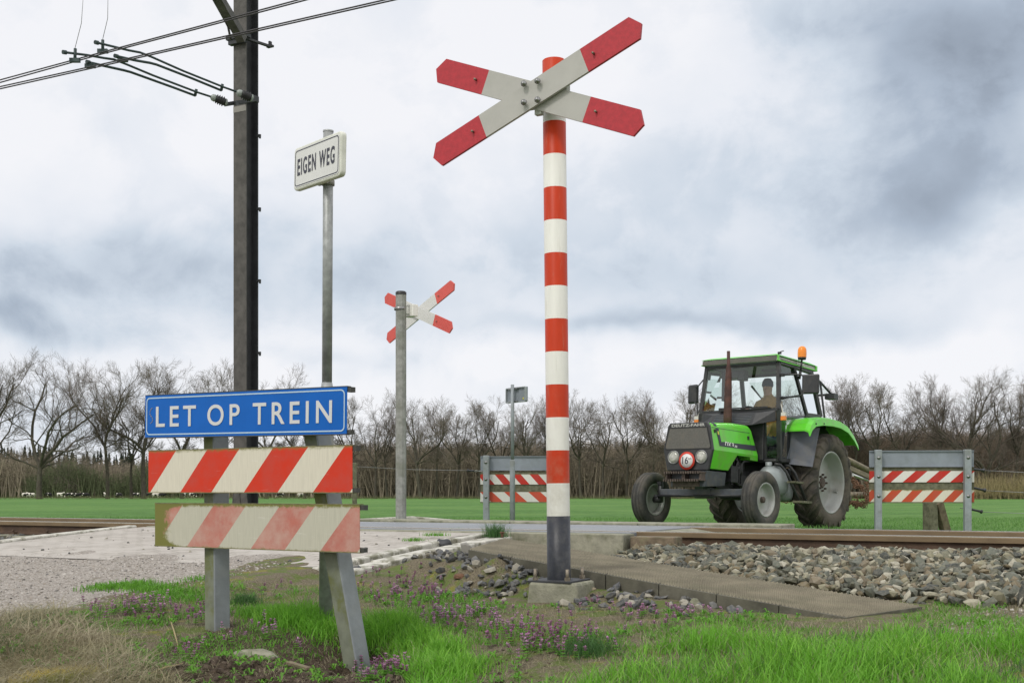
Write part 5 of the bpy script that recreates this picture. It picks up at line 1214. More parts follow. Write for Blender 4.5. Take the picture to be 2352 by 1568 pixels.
# fenders
for s_ in (1, -1):
    prof = [(1.0, 1.50), (.93, 1.60), (.80, 1.68), (.55, 1.725), (.2, 1.745), (-.1, 1.735), (-.38, 1.68), (-.62, 1.56), (-.80, 1.42)]
    mb = MB(); vs = []
    for i, (x, z) in enumerate(prof):
        lift = .03 * math.sin(i / 8 * math.pi)
        for y, dz in ((.58, -.02), (.62, .0), (.90, .0), (.975, -.025), (.99, -.10 - lift), (.975, -.105 - lift), (.955, -.045), (.89, -.022), (.62, -.022), (.58, -.04)): vs.append((x, s_ * y, z + dz))
    n = 10; fs = [(i * n + k, i * n + (k + 1) % n, (i + 1) * n + (k + 1) % n, (i + 1) * n + k) for i in range(len(prof) - 1) for k in range(n)] + [tuple(range(n)), tuple((len(prof) - 1) * n + k for k in range(n))]
    mb.add(vs, fs, 0, False); fd_ = mb.build('fender', 'paint_green', tr)
    mb = MB(); mb.hexa([(.97, s_ * .64, .99), (.80, s_ * .94, .955), (.79, s_ * .94, .955), (.955, s_ * .63, .99), (.92, s_ * .64, 1.50), (.60, s_ * .95, 1.56), (.59, s_ * .95, 1.56), (.90, s_ * .63, 1.50)]); mb.build('fender_liner', 'grey_blue', fd_)
    mb = MB(); mb.prism([(.95, 1.02), (.55, 1.02), (.2, 1.4), (-.1, 1.5), (-.45, 1.35), (-.6, 1.45), (-.45, 1.68), (-.05, 1.76), (.5, 1.74), (.95, 1.55)], ((0, s_ * .60, 0), (1, 0, 0), (0, 0, 1)), .01); mb.build('inner_fender', 'cab_black', fd_)
    mb = MB()
    for x in (.80, .52): mb.lathe([(0, .0), (.014, 0), (.014, -.012)], 8, 'y', (x, s_ * .992 + (.0), 1.60 if x > .7 else 1.625))
    mb.build('fender_bolts', 'black', fd_)
# rear hinged window frame and tail plate
mb = MB(); mb.tube([(.19, .60, 2.43), (.0, .60, 2.41), (-.16, .60, 2.36), (-.55, .62, 2.20)], .018, 8); mb.tube([(-.16, .60, 2.36), (-.30, .62, 1.80), (-.32, .62, 1.62)], .018, 8); mb.tube([(-.16, -.6, 2.36), (-.55, -.62, 2.20), (-.55, .62, 2.20)], .018, 8); mb.box((-.5, .64, 2.16), (.16, .16, .09)); mb.build('rear_window_frame', 'cab_black', cab)
mb = MB(); pane([(-.02, -.58, 2.40), (-.02, .58, 2.40), (-.54, .60, 2.21), (-.54, -.60, 2.21)]); mb.build('open_rear_window', 'glass', cab)
mb = MB(); mb.prism([(-.2, 1.65), (.2, 1.65), (.06, 1.98), (-.12, 1.98)], ((-.62, -.60, 0), (-.55, .84, 0), (0, 0, 1)), .012); mb.build('tail_plate', 'light_grey', tr)

# the cab's pieces belong to the tractor itself; panes hang in the frame
cf = [c for c in kids(cab) if c.name.startswith('frame')][0]
for c in kids(cab):
    if 'glass' in c.name or 'windscreen' in c.name or 'panel' in c.name or c.name.startswith('rear_window') or c.name.startswith('open_rear') or c.name.startswith('wiper'): reparent(c, cf)
cf.name = 'cab_frame'; dissolve(cab, tr)

# -- driver: one skinned figure sitting at the wheel
def figure(name, joints, edges, radii, root, mats_by_h, parent_m):
    me = bpy.data.meshes.new(name); me.from_pydata(joints, edges, []); o = bpy.data.objects.new(name, me); COL.objects.link(o)
    sk = o.modifiers.new('skin', 'SKIN'); 
    if not me.skin_vertices: pass
    for i, r in enumerate(radii): me.skin_vertices[0].data[i].radius = (r, r) if not isinstance(r, tuple) else r
    for i in range(len(joints)): me.skin_vertices[0].data[i].use_root = (i == root)
    ss = o.modifiers.new('sub', 'SUBSURF'); ss.levels = 2; ss.render_levels = 2
    bpy.context.view_layer.update(); m2 = bpy.data.meshes.new_from_object(o.evaluated_get(bpy.context.evaluated_depsgraph_get())); bpy.data.objects.remove(o)
    m2.name = name
    for m_ in ('skin', 'jacket', 'trousers'): m2.materials.append(M[m_])
    for p in m2.polygons: p.material_index = mats_by_h(p.center); p.use_smooth = True
    o = bpy.data.objects.new(name, m2); COL.objects.link(o); o.matrix_world = parent_m; return o
TM = Matrix.Translation((TX, TY, TZ)) @ tr.rotation_euler.to_matrix().to_4x4()
J = [(.50, 0, 1.36), (.48, 0, 1.52), (.50, 0, 1.70), (.51, 0, 1.84), (.53, 0, 1.92), (.55, 0, 2.00), (.555, 0, 2.09), (.55, 0, 2.15),
     (.50, .17, 1.80), (.62, .24, 1.60), (.82, .16, 1.66), (.90, .13, 1.70), (.50, -.17, 1.80), (.62, -.24, 1.60), (.82, -.16, 1.66), (.90, -.13, 1.70),
     (.55, .10, 1.33), (.92, .14, 1.36), (1.0, .14, 1.12), (1.10, .14, 1.09), (.55, -.10, 1.33), (.92, -.14, 1.36), (1.0, -.14, 1.12), (1.10, -.14, 1.09)]
J = [Vector(p) + Vector((.02, .06, .17 if p[2] > 1.75 else (.12 if p[2] > 1.45 else .02))) for p in J]
Eg = [(0, 1), (1, 2), (2, 3), (3, 4), (4, 5), (5, 6), (6, 7), (3, 8), (8, 9), (9, 10), (10, 11), (3, 12), (12, 13), (13, 14), (14, 15), (0, 16), (16, 17), (17, 18), (18, 19), (0, 20), (20, 21), (21, 22), (22, 23)]
Rd = [.13, .14, .155, .11, .055, .075, .085, .05, .07, .055, .042, .035, .07, .055, .042, .035, .09, .07, .05, .045, .09, .07, .05, .045]
def bymat(c):
    if c.z > 2.10: return 0
    if c.x > .88 and c.z > 1.70: return 0
    return 1 if c.z > 1.46 else 2
drv = figure('person', J, Eg, Rd, 0, bymat, TM); tagit(drv, 'driver in an orange-brown jacket sitting behind the windscreen of the green tractor', 'person')
mb = MB(); mb.lathe([(0, .10), (.05, .09), (.082, .045), (.09, -.01), (.084, -.04)], 18, 'z', (.57, .06, 2.27)); hr = mb.build('cap', 'trousers', drv)
mb = MB(); c = Vector((.665, .06, 2.21)); mb.hexa([c + Vector(q) for q in ((-.03, -.018, -.02), (.018, -.012, -.018), (.018, .012, -.018), (-.03, .018, -.02), (-.03, -.008, .03), (-.01, -.006, .03), (-.01, .006, .03), (-.03, .008, .03))]); mb.build('nose', 'skin', drv, bevel=.004)
mb = MB()
for s_ in (-1, 1): blob(mb, (.648, .06 + s_ * .034, 2.245), (.01, .012, .008))
mb.build('eyes', 'black', drv)
mb = MB()
for s_ in (-1, 1):
    for k in range(5):
        b_ = Vector((.93, .06 + s_ * (.125 + .0) , 1.82)) + Vector((.0, s_ * .0 + (k - 2) * .016, .012)); mb.tube([b_, b_ + Vector((.05, 0, .02)), b_ + Vector((.075, 0, -.01)), b_ + Vector((.055, 0, -.03))], [.009, .009, .008, .006], 6)
mb.build('fingers', 'skin', drv)

# -- implement hanging on the lift
hw_ = empty('chain_harrow', TM @ Vector((-1.25, 0, .3)), 'rusty folded chain harrow carried behind the green tractor', 'harrow'); hw_.rotation_euler = tr.rotation_euler
IM = (Matrix.Translation(hw_.location) @ tr.rotation_euler.to_matrix().to_4x4()).inverted()
def HP(x, y, s_=128): return IM @ P(x, y, s_)
mb = MB(); mb.tube([HP(1925, 1046, 134), HP(1957, 1060, 130), HP(2004, 1084, 126)], .05, 10); mb.tube([HP(1925, 1062, 134), HP(1957, 1078, 130), HP(2006, 1100, 126)], .035, 10)
mb.bar(HP(1950, 1074, 131), HP(2005, 1098, 126), .05, .08); mb.tube([HP(1925, 1136, 134), HP(1986, 1135, 128)], .05, 10); mb.tube([HP(1985, 1100, 127), HP(1992, 1140, 127)], .07, 8)
mb.bar(HP(2000, 1080, 126), HP(2040, 1100, 123), .06, .06); mb.bar(HP(1920, 1140, 134), HP(1925, 1030, 134), .06, .06); mb.build('frame', 'harrow', hw_)
mb = MB(); mb.tube([HP(1958, 1090, 130), HP(1994, 1104, 127)], .032, 12); mb.build('cylinder_rod', 'chrome', hw_)
mb = MB(); rc = random.Random(4)
def link(c, r, rt):
    pts = []
    for k in range(9):
        t = 2 * math.pi * k / 8; pts.append(c + rt @ Vector((math.cos(t) * r * 1.5, math.sin(t) * r * .8, 0)))
    mb.tube(pts, r * .26, 5, caps=False)
for (x0, y0, x1, y1, n_) in ((1936, 1150, 1972, 1156, 60), (1965, 1158, 2003, 1145, 46), (1960, 1136, 2006, 1140, 40), (1958, 1096, 1964, 1118, 18), (1990, 1105, 2000, 1140, 26), (1940, 1156, 1990, 1160, 34), (1800, 1148, 1850, 1152, 26), (1945, 1095, 1995, 1130, 60)):
    for k in range(n_):
        t = rc.random(); c = HP(x0 + (x1 - x0) * t + rc.gauss(0, 2.5), y0 + (y1 - y0) * t + rc.gauss(0, 3.2), 128 + rc.uniform(-5, 5))
        q_ = Quaternion((rc.gauss(0, 1), rc.gauss(0, 1), rc.gauss(0, 1), rc.gauss(0, 1))).normalized().to_matrix(); link(c, rc.uniform(.018, .032), q_)
mb.build('chains', 'rust', hw_)['kind'] = 'stuff'
mb = MB(); mb.prism([(-.3, .55), (.1, .55), (.1, .80), (-.3, .80)], ((-.9, 0, -.25), (0, 1, 0), (0, 0, 1)), .06); mb.build('headstock', 'rust', hw_)

# ================================================================== BARE TREES
def needles(S, E, r0, r1=None):
    """thin three-sided tapered twigs from S to E (arrays)"""
    S = np.asarray(S); E = np.asarray(E); N = len(S); d = E - S; L = np.linalg.norm(d, axis=1)[:, None] + 1e-9; d = d / L
    ref = np.where(np.abs(d[:, 2:3]) < .9, np.array([[0, 0, 1.]]), np.array([[1., 0, 0]])); a = np.cross(d, ref); a /= np.linalg.norm(a, axis=1)[:, None]; b = np.cross(d, a)
    r0 = np.broadcast_to(np.asarray(r0, dtype=float).reshape(-1, 1), (N, 1)); r1 = r0 * .35 if r1 is None else np.broadcast_to(np.asarray(r1, dtype=float).reshape(-1, 1), (N, 1))
    V = []
    for base_, rr in ((S, r0), (E, r1)):
        for k in range(3):
            t = 2 * math.pi * k / 3; V.append(base_ + (a * math.cos(t) + b * math.sin(t)) * rr)
    V = np.stack(V, 1); i = 6 * np.arange(N)[:, None, None]
    Fs = (np.array([(0, 1, 4, 3), (1, 2, 5, 4), (2, 0, 3, 5)])[None] + i).reshape(-1, 4)
    return V.reshape(-1, 3), Fs
def tree_meshes(seed, H, spread, tr_r, fork, limbs=7, lean=0., up=.30, counts=(6, 6, 6), clear=.25, wander=.22, mt='twig'):
    r_ = random.Random(seed); trunk = MB(); S, E, Q = [], [], []
    def path(p, d, L, r, n, up_, wan):
        pts = [p]; rs = [r]; 
        for i in range(n):
            d = (d + Vector((r_.gauss(0, wan), r_.gauss(0, wan), r_.gauss(0, wan) + up_ * .35))).normalized()
            p = p + d * L / n; pts.append(p); rs.append(r * (1 - .62 * (i + 1) / n))
        return pts, rs, d
    def seg(pts, rs):
        for i in range(len(pts) - 1): S.append(pts[i]); E.append(pts[i + 1]); Q.append((rs[i], rs[i + 1]))
    def grow(p, d, L, r, lvl):
        n = (6, 6, 4, 3, 2)[lvl]; pts, rs, d2 = path(p, d, L, r, n, up * (1.0, .9, .75, .6, .5)[lvl], wander * (1, 1.0, .8, .6, .4)[lvl])
        if lvl <= 1: trunk.tube(pts, rs, 6 if lvl == 0 else 5, caps=False)
        else: seg(pts, rs)
        if lvl == 4: return
        nc = (counts[0], counts[1], counts[2], 5)[lvl] + r_.randint(-1, 1)
        for k in range(nc):
            t = (.22 + .78 * (k + r_.random() * .8) / nc); i = min(int(t * n), n - 1); q = pts[i].lerp(pts[i + 1], min(1, t * n - i)); ax = (pts[i + 1] - pts[i]).normalized()
            o = Vector((r_.gauss(0, 1), r_.gauss(0, 1), r_.gauss(0, 1))); o = (o - ax * o.dot(ax)).normalized(); an = R(r_.uniform(20, 50) if lvl > 0 else r_.uniform(24, 58))
            nd = ax * math.cos(an) + o * math.sin(an); ll = L * r_.uniform(.42, .66) * (1.15 - .35 * t) * (1.1 if lvl == 3 else 1); rr = rs[i] * r_.uniform(.42, .62)
            grow(q, nd, ll, max(rr, .0115), lvl + 1)
    # trunk
    d = Vector((lean, lean * .3, 1)).normalized(); pts, rs, d2 = path(Vector((0, 0, -.3)), d, H * fork, tr_r, 7, .5, .04); rs = [tr_r * k for k in (1.35, 1.05, .98, .93, .88, .83, .78, .72)]
    trunk.tube(pts, rs, 9, caps=False)
    top_ = pts[-1]
    for k in range(limbs):
        t = 1 if k < 3 else r_.uniform(clear / fork if clear < fork else .8, .97); i = min(int(t * 7), 6); q = pts[i].lerp(pts[i + 1], t * 7 - i) if t < 1 else top_
        az = 2 * math.pi * (k * .381 + r_.random() * .12); an = R(r_.uniform(12, 34)) if k < 3 else R(r_.uniform(45, 75))
        nd = Vector((math.cos(az) * math.sin(an) * spread, math.sin(az) * math.sin(an) * spread, math.cos(an))).normalized()
        LL = (H * (1 - fork) * r_.uniform(.82, 1.0)) if k < 3 else H * (1 - t * fork) * r_.uniform(.36, .55) * spread
        grow(q, nd, LL, tr_r * (r_.uniform(.56, .70) if k < 3 else r_.uniform(.28, .42)), 0)
    V, Fs = needles(np.array([tuple(p) for p in S]), np.array([tuple(p) for p in E]), np.array([q[0] for q in Q]), np.array([q[1] for q in Q]))
    return trunk, V, Fs
VAR = []
def make_variant(i, *a, **k):
    tk, V, Fs = tree_meshes(*a, **k)
    t_ = empty('bare_tree', (0, 0, 0)); to = tk.build('trunk', 'bark' if i % 2 else 'bark_grey', t_, fixn=False); co = np_mesh('crown', V, Fs, 'twig' if i % 3 else 'twig_r', t_); VAR.append([t_, to, co, float(np.percentile(V[:, 2], 99.3)), False])
make_variant(0, 101, 19, 1.2, .42, .26, 7, .03, .26, (6, 6, 6), .24, .26)          # broad forked crown
make_variant(1, 202, 19, .75, .28, .44, 7, .0, .38, (6, 6, 6), .42, .2)            # tall narrow crown
make_variant(2, 303, 19, 1.25, .36, .40, 7, .02, .28, (6, 7, 6), .38, .2)        # wide rounded crown
make_variant(3, 404, 17, 1.0, .28, .42, 6, -.03, .30, (6, 6, 6), .40, .22)
make_variant(4, 505, 17, .9, .26, .46, 6, .04, .34, (6, 6, 6), .44, .2)
make_variant(5, 606, 16, 1.0, .24, .40, 6, .0, .30, (6, 6, 6), .38, .24)
make_variant(6, 707, 18, .7, .22, .48, 6, .05, .42, (6, 6, 5), .46, .18)
def zt(D): return D
# x, top y, distance, variant, turn, label   (photo measure of each tree's trunk and crown top)
TREES = [(-28, 822, 150, 2, 40, 'bare tree cut by the left edge of the picture'), (90, 822, 150, 0, 0, 'broad bare tree with a forked trunk, the first whole tree from the left'), (247, 828, 152, 1, 20, 'tall slim bare tree standing left of the blue sign'),
         (330, 828, 155, 2, 100, 'wide round-crowned bare tree rising behind the left end of the blue sign'), (302, 900, 158, 5, 30, 'thin lower tree between the slim tree and the wide round one'), (418, 845, 158, 3, 60, 'bare tree above the LET letters of the blue sign'),
         (500, 833, 156, 4, 10, 'bare tree just left of the dark catenary mast'), (612, 848, 156, 3, 200, 'bare tree just right of the dark catenary mast'), (700, 905, 158, 5, 150, 'small bare tree behind the slim sign pole'),
         (800, 905, 160, 4, 80, 'bare tree just right of the blue sign'), (862, 920, 160, 3, 120, 'bare tree left of the plain galvanised post'), (890, 925, 163, 6, 220, 'slim bare tree partly behind the galvanised post'),
         (966, 908, 158, 2, 200, 'bare tree with the tallest crown between the galvanised post and the thin sign pole'), (1000, 925, 164, 6, 310, 'slim bare tree beside the tallest central one'), (1050, 925, 160, 5, 250, 'bare tree above the black fence handle'), (1099, 918, 160, 4, 300, 'bare tree just left of the thin distant sign pole'),
         (1150, 930, 164, 3, 20, 'bare tree behind the grey backed sign'), (1200, 925, 160, 2, 320, 'bare tree right of the grey backed sign'), (1262, 920, 162, 6, 50, 'bare tree hidden mostly by the banded post'),
         (1335, 908, 160, 4, 170, 'bare tree just right of the banded post'), (1385, 912, 158, 3, 260, 'second bare tree right of the banded post'), (1440, 915, 160, 5, 330, 'bare tree midway between the banded post and the tractor'), (1495, 902, 160, 6, 15, 'slim bare tree above the tractor far front wheel'), (1560, 892, 156, 2, 75, 'bare tree just left of the tractor cab'),
         (1640, 905, 160, 4, 35, 'bare tree seen through the tractor windscreen'), (1720, 900, 160, 5, 95, 'bare tree behind the middle of the tractor cab'), (1800, 890, 160, 3, 155, 'bare tree behind the right edge of the tractor cab'), (1870, 885, 158, 1, 215, 'bare tree behind the tractor mirror'),
         (1925, 873, 155, 6, 275, 'upright bare tree just right of the tractor cab'), (1962, 878, 158, 6, 40, 'slender bare tree over the tractor rear fender'), (2020, 872, 154, 4, 120, 'bare tree above the left post of the right barrier'), (2072, 885, 156, 3, 20, 'bare tree above the middle of the right barrier'),
         (2150, 866, 152, 6, 330, 'tall thin bare tree left of the broad one at the right'), (2214, 858, 150, 2, 30, 'broad many-stemmed bare tree above the right post of the right barrier'), (2268, 880, 150, 0, 190, 'leaning bare tree right of the broad many-stemmed one'), (2330, 878, 154, 1, 80, 'bare tree next to the right edge of the picture'), (2400, 870, 152, 4, 60, 'bare tree cut by the right edge of the picture')]
for x, ty, D, v, rz_, lab in TREES:
    s_ = F / D; px = (x - CX) / s_; z0 = hz(px, D); Hh = HC + (YH - ty) / s_ - z0; V_ = VAR[v]
    if not V_[4]: t_, to, co = V_[:3]; V_[4] = True
    else:
        t_ = V_[0].copy(); COL.objects.link(t_)
        for ch in V_[1:3]: c = ch.copy(); COL.objects.link(c); c.parent = t_
    k = Hh / V_[3]; t_.location = (px, D, z0); t_.rotation_euler = (0, 0, R(rz_)); t_.scale = (k, k, k); tagit(t_, lab, 'tree', 'bare trees along the meadow')
for V_ in VAR:
    if not V_[4]:
        for o in V_[:3]: bpy.data.objects.remove(o)

# far brushwood: too many thin stems to count
def belt(name, x0, x1, D, Dd, top_fn, N, matname, label, thick=(.02, .06), tilt=.22, wild=.5, jit=13, tl=1.):
    xs = rng.uniform(x0, x1, N); dd = D + rng.uniform(0, Dd, N); s_ = F / dd
    X = (xs - CX) / s_; Y = dd; gz = height(X, Y); ty = np.array([top_fn(x) for x in xs]) + rng.normal(0, jit, N)
    Ht = np.maximum((YH - ty) / s_ + HC - gz, 1.0 * tl)
    S, E, r_ = [], [], []
    n1 = N // 9      # whole stems
    S.append(np.stack([X[:n1], Y[:n1], gz[:n1] - .3], -1)); h = Ht[:n1] * rng.uniform(.6, 1.05, n1); mid = np.stack([X[:n1] + rng.normal(0, .2, n1) * h, Y[:n1], gz[:n1] + h], -1); E.append(mid); r_.append(rng.uniform(thick[0], thick[1], n1) * 1.2)
    for _ in range(4):   # twigs through the whole height
        X2 = X + rng.uniform(-1, 1, N); zz = gz + Ht * np.sqrt(rng.uniform(0.02, 1, N)) * .93; S2 = np.stack([X2, Y + rng.uniform(-1, 1, N), zz], -1); L = rng.uniform(.6, 2.0, N) * tl
        E2 = S2 + np.stack([rng.normal(0, wild, N) * L, rng.normal(0, .2, N) * L, rng.uniform(-.1, 1, N) * L], -1); S.append(S2); E.append(E2); r_.append(rng.uniform(thick[0] * .4, thick[1] * .36, N))
    V, Fs = needles(np.concatenate(S), np.concatenate(E), np.concatenate(r_)); o = np_mesh(name, V, Fs, matname); tagit(o, label, 'woodland', kind='stuff'); return o
def interp(pts): xs, ys = zip(*pts); return lambda x: float(np.interp(x, xs, ys))
topL = interp(((-200, 1045), (60, 1050), (180, 1062), (250, 1075), (420, 1060), (600, 1040), (760, 1030), (1000, 1028), (1450, 1026), (1620, 1015)))
topR = interp(((1200, 1020), (1600, 1000), (1900, 1000), (2000, 1005), (2130, 990), (2220, 1000), (2352, 985), (2700, 990)))
mat('mass', (.085, .072, .052), 1., 0, .45, .5, .8, 3, (.065, .075, .04), .12, .8, lo=.42, hi=.6, spec=0)
def mass(name, x0, x1, D, drop, top_fn, label, matname='mass', depth=10., amp=.9, seed=3):
    """a thicket's dense heart: a long lumpy bank behind the stems"""
    nx, nz = 420, 12; V = []
    for i in range(nx + 1):
        x = x0 + (x1 - x0) * i / nx; s_ = F / D; X = (x - CX) / s_; g_ = hz(X, D)
        Ht = (YH - top_fn(x) - drop) / s_ + HC - g_; Ht += amp * (noise.noise((X * .35, seed, 0)) + .7 * noise.noise((X * 1.3, seed, 0)) + .4 * noise.noise((X * 4, seed, 1)))
        for j in range(nz + 1):
            t = j / nz * math.pi; y = D + depth / 2 - math.cos(t) * depth / 2; z = g_ - .2 + max(Ht, .6) * math.sin(t) ** .6; q = noise.noise((X * .7, z * .7, seed)) * .8 * math.sin(t)
            V.append((X + q, y + q, z + q * .3))
    Fs = [(i * (nz + 1) + j, (i + 1) * (nz + 1) + j, (i + 1) * (nz + 1) + j + 1, i * (nz + 1) + j + 1) for i in range(nx) for j in range(nz)]
    o = np_mesh(name, V, Fs, matname, smooth=True); tagit(o, label, 'woodland', kind='stuff'); return o
mat('rough', (.11, .115, .05), 1., rnd=.5)
mat('brush_green', (.085, .10, .05), 1., rnd=.5)
belt('brushwood', -250, 760, 345, 30, topL, 15000, 'brush', 'dim brown woodland beyond the meadow at the left', (.05, .16))
belt('green_brushwood', 60, 430, 343, 8, lambda x: 1085 + 20 * math.sin(x * .03), 4500, 'brush_green', 'faint green undergrowth in the left woodland', (.05, .14))
mass('thicket', -260, 820, 352, 14, topL, 'dense dark heart of the left woodland', seed=3, depth=20, amp=1.6)
belt('brushwood', 740, 1640, 172, 14, topL, 24000, 'brush', 'tangled brown undergrowth behind the trees in the middle', (.02, .075))
mass('thicket', 730, 1660, 188, 42, topL, 'dense heart of the middle undergrowth', seed=8)
belt('brushwood', 1600, 2700, 160, 14, topR, 26000, 'brush_r', 'dark brown tangled undergrowth behind the right barrier', (.02, .075))
mass('thicket', 1580, 2760, 176, 16, topR, 'dense heart of the right undergrowth', seed=12)
# fill woodland between the near belts and the far one, plus pale reeds at the right
belt('reeds', 2236, 2700, 146, 4, lambda x: 1117, 5000, 'straw_m', 'strip of pale dry reeds at the right end of the meadow', (.02, .04), wild=.15) if 'straw_m' in M else None
belt('rough_grass', -250, 2700, 146, 6, lambda x: 1141, 9000, 'rough', 'rough grass and stalks along the far edge of the meadow', (.012, .03), wild=.3, jit=2, tl=.16)
# dark conifer tops far left
def conifers():
    S, E, r_ = [], [], []; D = 400; s_ = F / D
    for k in range(95):
        x = rng.uniform(-220, 330); X = (x - CX) / s_ ; ty = (1028 if x < 200 else 1040) + rng.normal(0, 7) + (14 if 120 < x < 190 else 0); Y = D + rng.uniform(0, 25); g_ = -.9; Hh = (YH - ty) / s_ + HC - g_
        n = 260; t = rng.uniform(.25, 1, n); a = rng.uniform(0, 6.28, n); rad = (1.02 - t) * Hh * .26 * rng.uniform(.5, 1.1, n)
        S.append(np.stack([np.full(n, X), np.full(n, Y), g_ + Hh * t], -1)); E.append(S[-1] + np.stack([np.cos(a) * rad, np.sin(a) * rad, -.25 * rad], -1)); r_.append(np.full(n, .28))
        S.append(np.array([[X, Y, g_]])); E.append(np.array([[X, Y, g_ + Hh]])); r_.append(np.array([.3]))
    V, Fs = needles(np.concatenate(S), np.concatenate(E), np.concatenate(r_)); tagit(np_mesh('conifer_wood', V, Fs, 'conifer'), 'row of dark conifers far behind the trees at the left', 'woodland', kind='stuff')
conifers()

# ================================================================== COWS
def hide(name, dark):
    m = bpy.data.materials.new(name); m.use_nodes = True; t = NT(m.node_tree); b = t.n('ShaderNodeBsdfPrincipled'); o = t.n('ShaderNodeOutputMaterial'); t.l(b.outputs[0], o.inputs[0])
    f = t.noise(t.n('ShaderNodeTexCoord').outputs['Object'], 1.5, 2, .4); t.l(t.mix(t.ramp(f, dark - .01, dark + .01), (.012, .011, .012), (.62, .58, .52)), b.inputs['Base Color']); b.inputs['Roughness'].default_value = .9; M[name] = m
hide('hide_dark', .60); hide('hide_mixed', .49); hide('hide_pale', .40)
def cow_mesh(head_down):
    mb = MB()
    def loft(st, n=12):
        vs = []
        for c, ry, rz2, d in st:
            c = Vector(c); d = Vector(d).normalized(); s_ = d.cross(Vector((0, 0, 1))).normalized(); u = s_.cross(d)
            for k in range(n): t = 2 * math.pi * k / n; vs.append(c + s_ * math.cos(t) * ry + u * math.sin(t) * rz2)
        m_ = len(st); mb.add(vs, [(i * n + k, i * n + (k + 1) % n, (i + 1) * n + (k + 1) % n, (i + 1) * n + k) for i in range(m_ - 1) for k in range(n)] + [tuple(range(n)), tuple((m_ - 1) * n + k for k in range(n))], 0, True)
    X = (1, 0, 0)
    hp = ((.92, 0, .80), (1.15, 0, .42), (1.28, 0, .20)) if head_down else ((.92, 0, 1.28), (1.15, 0, 1.45), (1.42, 0, 1.30))
    d1 = Vector(hp[1]) - Vector(hp[0]); d2 = Vector(hp[2]) - Vector(hp[1])
    loft([((-.86, 0, 1.10), .10, .16, X), ((-.78, 0, 1.06), .26, .30, X), ((-.45, 0, 1.02), .34, .36, X), ((0, 0, .98), .36, .38, X), ((.4, 0, 1.0), .32, .38, X), ((.66, 0, 1.05), .22, .32, (1, 0, -.3 if head_down else .3)), (hp[0], .14, .20, d1), (hp[1], .11, .13, d2), (tuple(Vector(hp[1]).lerp(Vector(hp[2]), .5)), .10, .11, d2), (hp[2], .075, .08, d2)])
    for x, y in ((.55, .17), (.50, -.17), (-.62, .18), (-.58, -.18)):
        kx = -.05 if x > 0 else .07; mb.tube([(x, y, .95), (x + (0 if x > 0 else .08), y, .72), (x + kx - (.03 if x > 0 else .16), y, .42), (x + (0 if x > 0 else -.04), y, .12), (x + .03, y, 0)], [.13, .10, .06, .045, .06], 8)
    mb.tube([(-.88, 0, 1.18), (-.96, 0, .95), (-.95, 0, .55)], [.03, .02, .05], 6); mb.tube([(-.25, 0, .66), (-.28, 0, .56)], [.14, .09], 8)
    for s_ in (-1, 1): mb.tube([Vector(hp[1]) + Vector((0, s_ * .09, .03)), Vector(hp[1]) + Vector((-.03, s_ * .24, .0))], [.045, .02], 6)
    return mb
proto = {}
COWS = [(58, 1, 'm', 'spotted cow third nearest the left edge, left of the forked tree', 8), (72, 0, 'p', 'mostly white cow right beside the spotted one left of the forked tree', 8), (112, 1, 'd', 'mostly black cow just right of the forked tree trunk', 8), (138, 0, 'p', 'pale cow halfway between the forked tree and the slim tree', 8), (160, 1, 'm', 'spotted cow in front of the left woodland, right of the pale one', 8),
        (178, 0, 'd', 'black cow in the middle of the group left of the slim tree', 8), (196, 1, 'd', 'black cow with head down at the right of the group left of the slim tree', 8), (243, 0, 'p', 'white cow showing beside the slim tree trunk', 8), (273, 1, 'd', 'black cow grazing just right of the slim tree', 8), (312, 0, 'm', 'cow standing left of the wide tree trunk', 8), (334, 0, 'd', 'dark cow just right of the wide tree trunk', 8),
        (358, 1, 'p', 'pale brownish cow below the left end of the upper striped board', 8), (374, 1, 'd', 'black cow with white belly below the upper striped board, nearer the left leg', 8), (421, 0, 'p', 'white cow under the upper striped board, left of the black grazing one', 8), (442, 1, 'm', 'black and white grazing cow just left of the left barrier leg', 8),
        (645, 1, 'm', 'black and white grazing cow between the mast and the leaning leg, the left one', 8), (692, 1, 'p', 'mostly white grazing cow between the mast and the leaning leg, the right one', 8), (828, 1, 'm', 'black and white cow just right of the slim wooden post', 7), (880, 0, 'p', 'pale cow left of the galvanised post', 7.5), (905, 1, 'd', 'dark cow touching the left side of the galvanised post', 8), (938, 1, 'd', 'black cow just right of the galvanised post', 8.5), (968, 1, 'm', 'dark spotted cow behind a trunk right of the galvanised post', 8), (1018, 0, 'd', 'black cow facing away, farthest right of the herd', 8.5)]
for i, (x, down, kind, lab, s_) in enumerate(COWS):
    s_ *= 1.12; D = F / s_; X = (x - CX) / s_; key = (down, kind)
    if key not in proto:
        o = cow_mesh(down).build('cow', {'d': 'hide_dark', 'm': 'hide_mixed', 'p': 'hide_pale'}[kind]); proto[key] = o
    else: o = proto[key].copy(); COL.objects.link(o)
    o.location = (X, D, hz(X, D) - .02); k = .98 + .1 * rng.random(); o.scale = (k, k, k)
    ang = [10, 175, 70, -20, 200, 25, 5, 130, -15, 190, 30][i % 11] if x < 1000 else 80; o.rotation_euler = (0, 0, R(ang)); tagit(o, lab, 'cow', 'cows grazing below the trees')

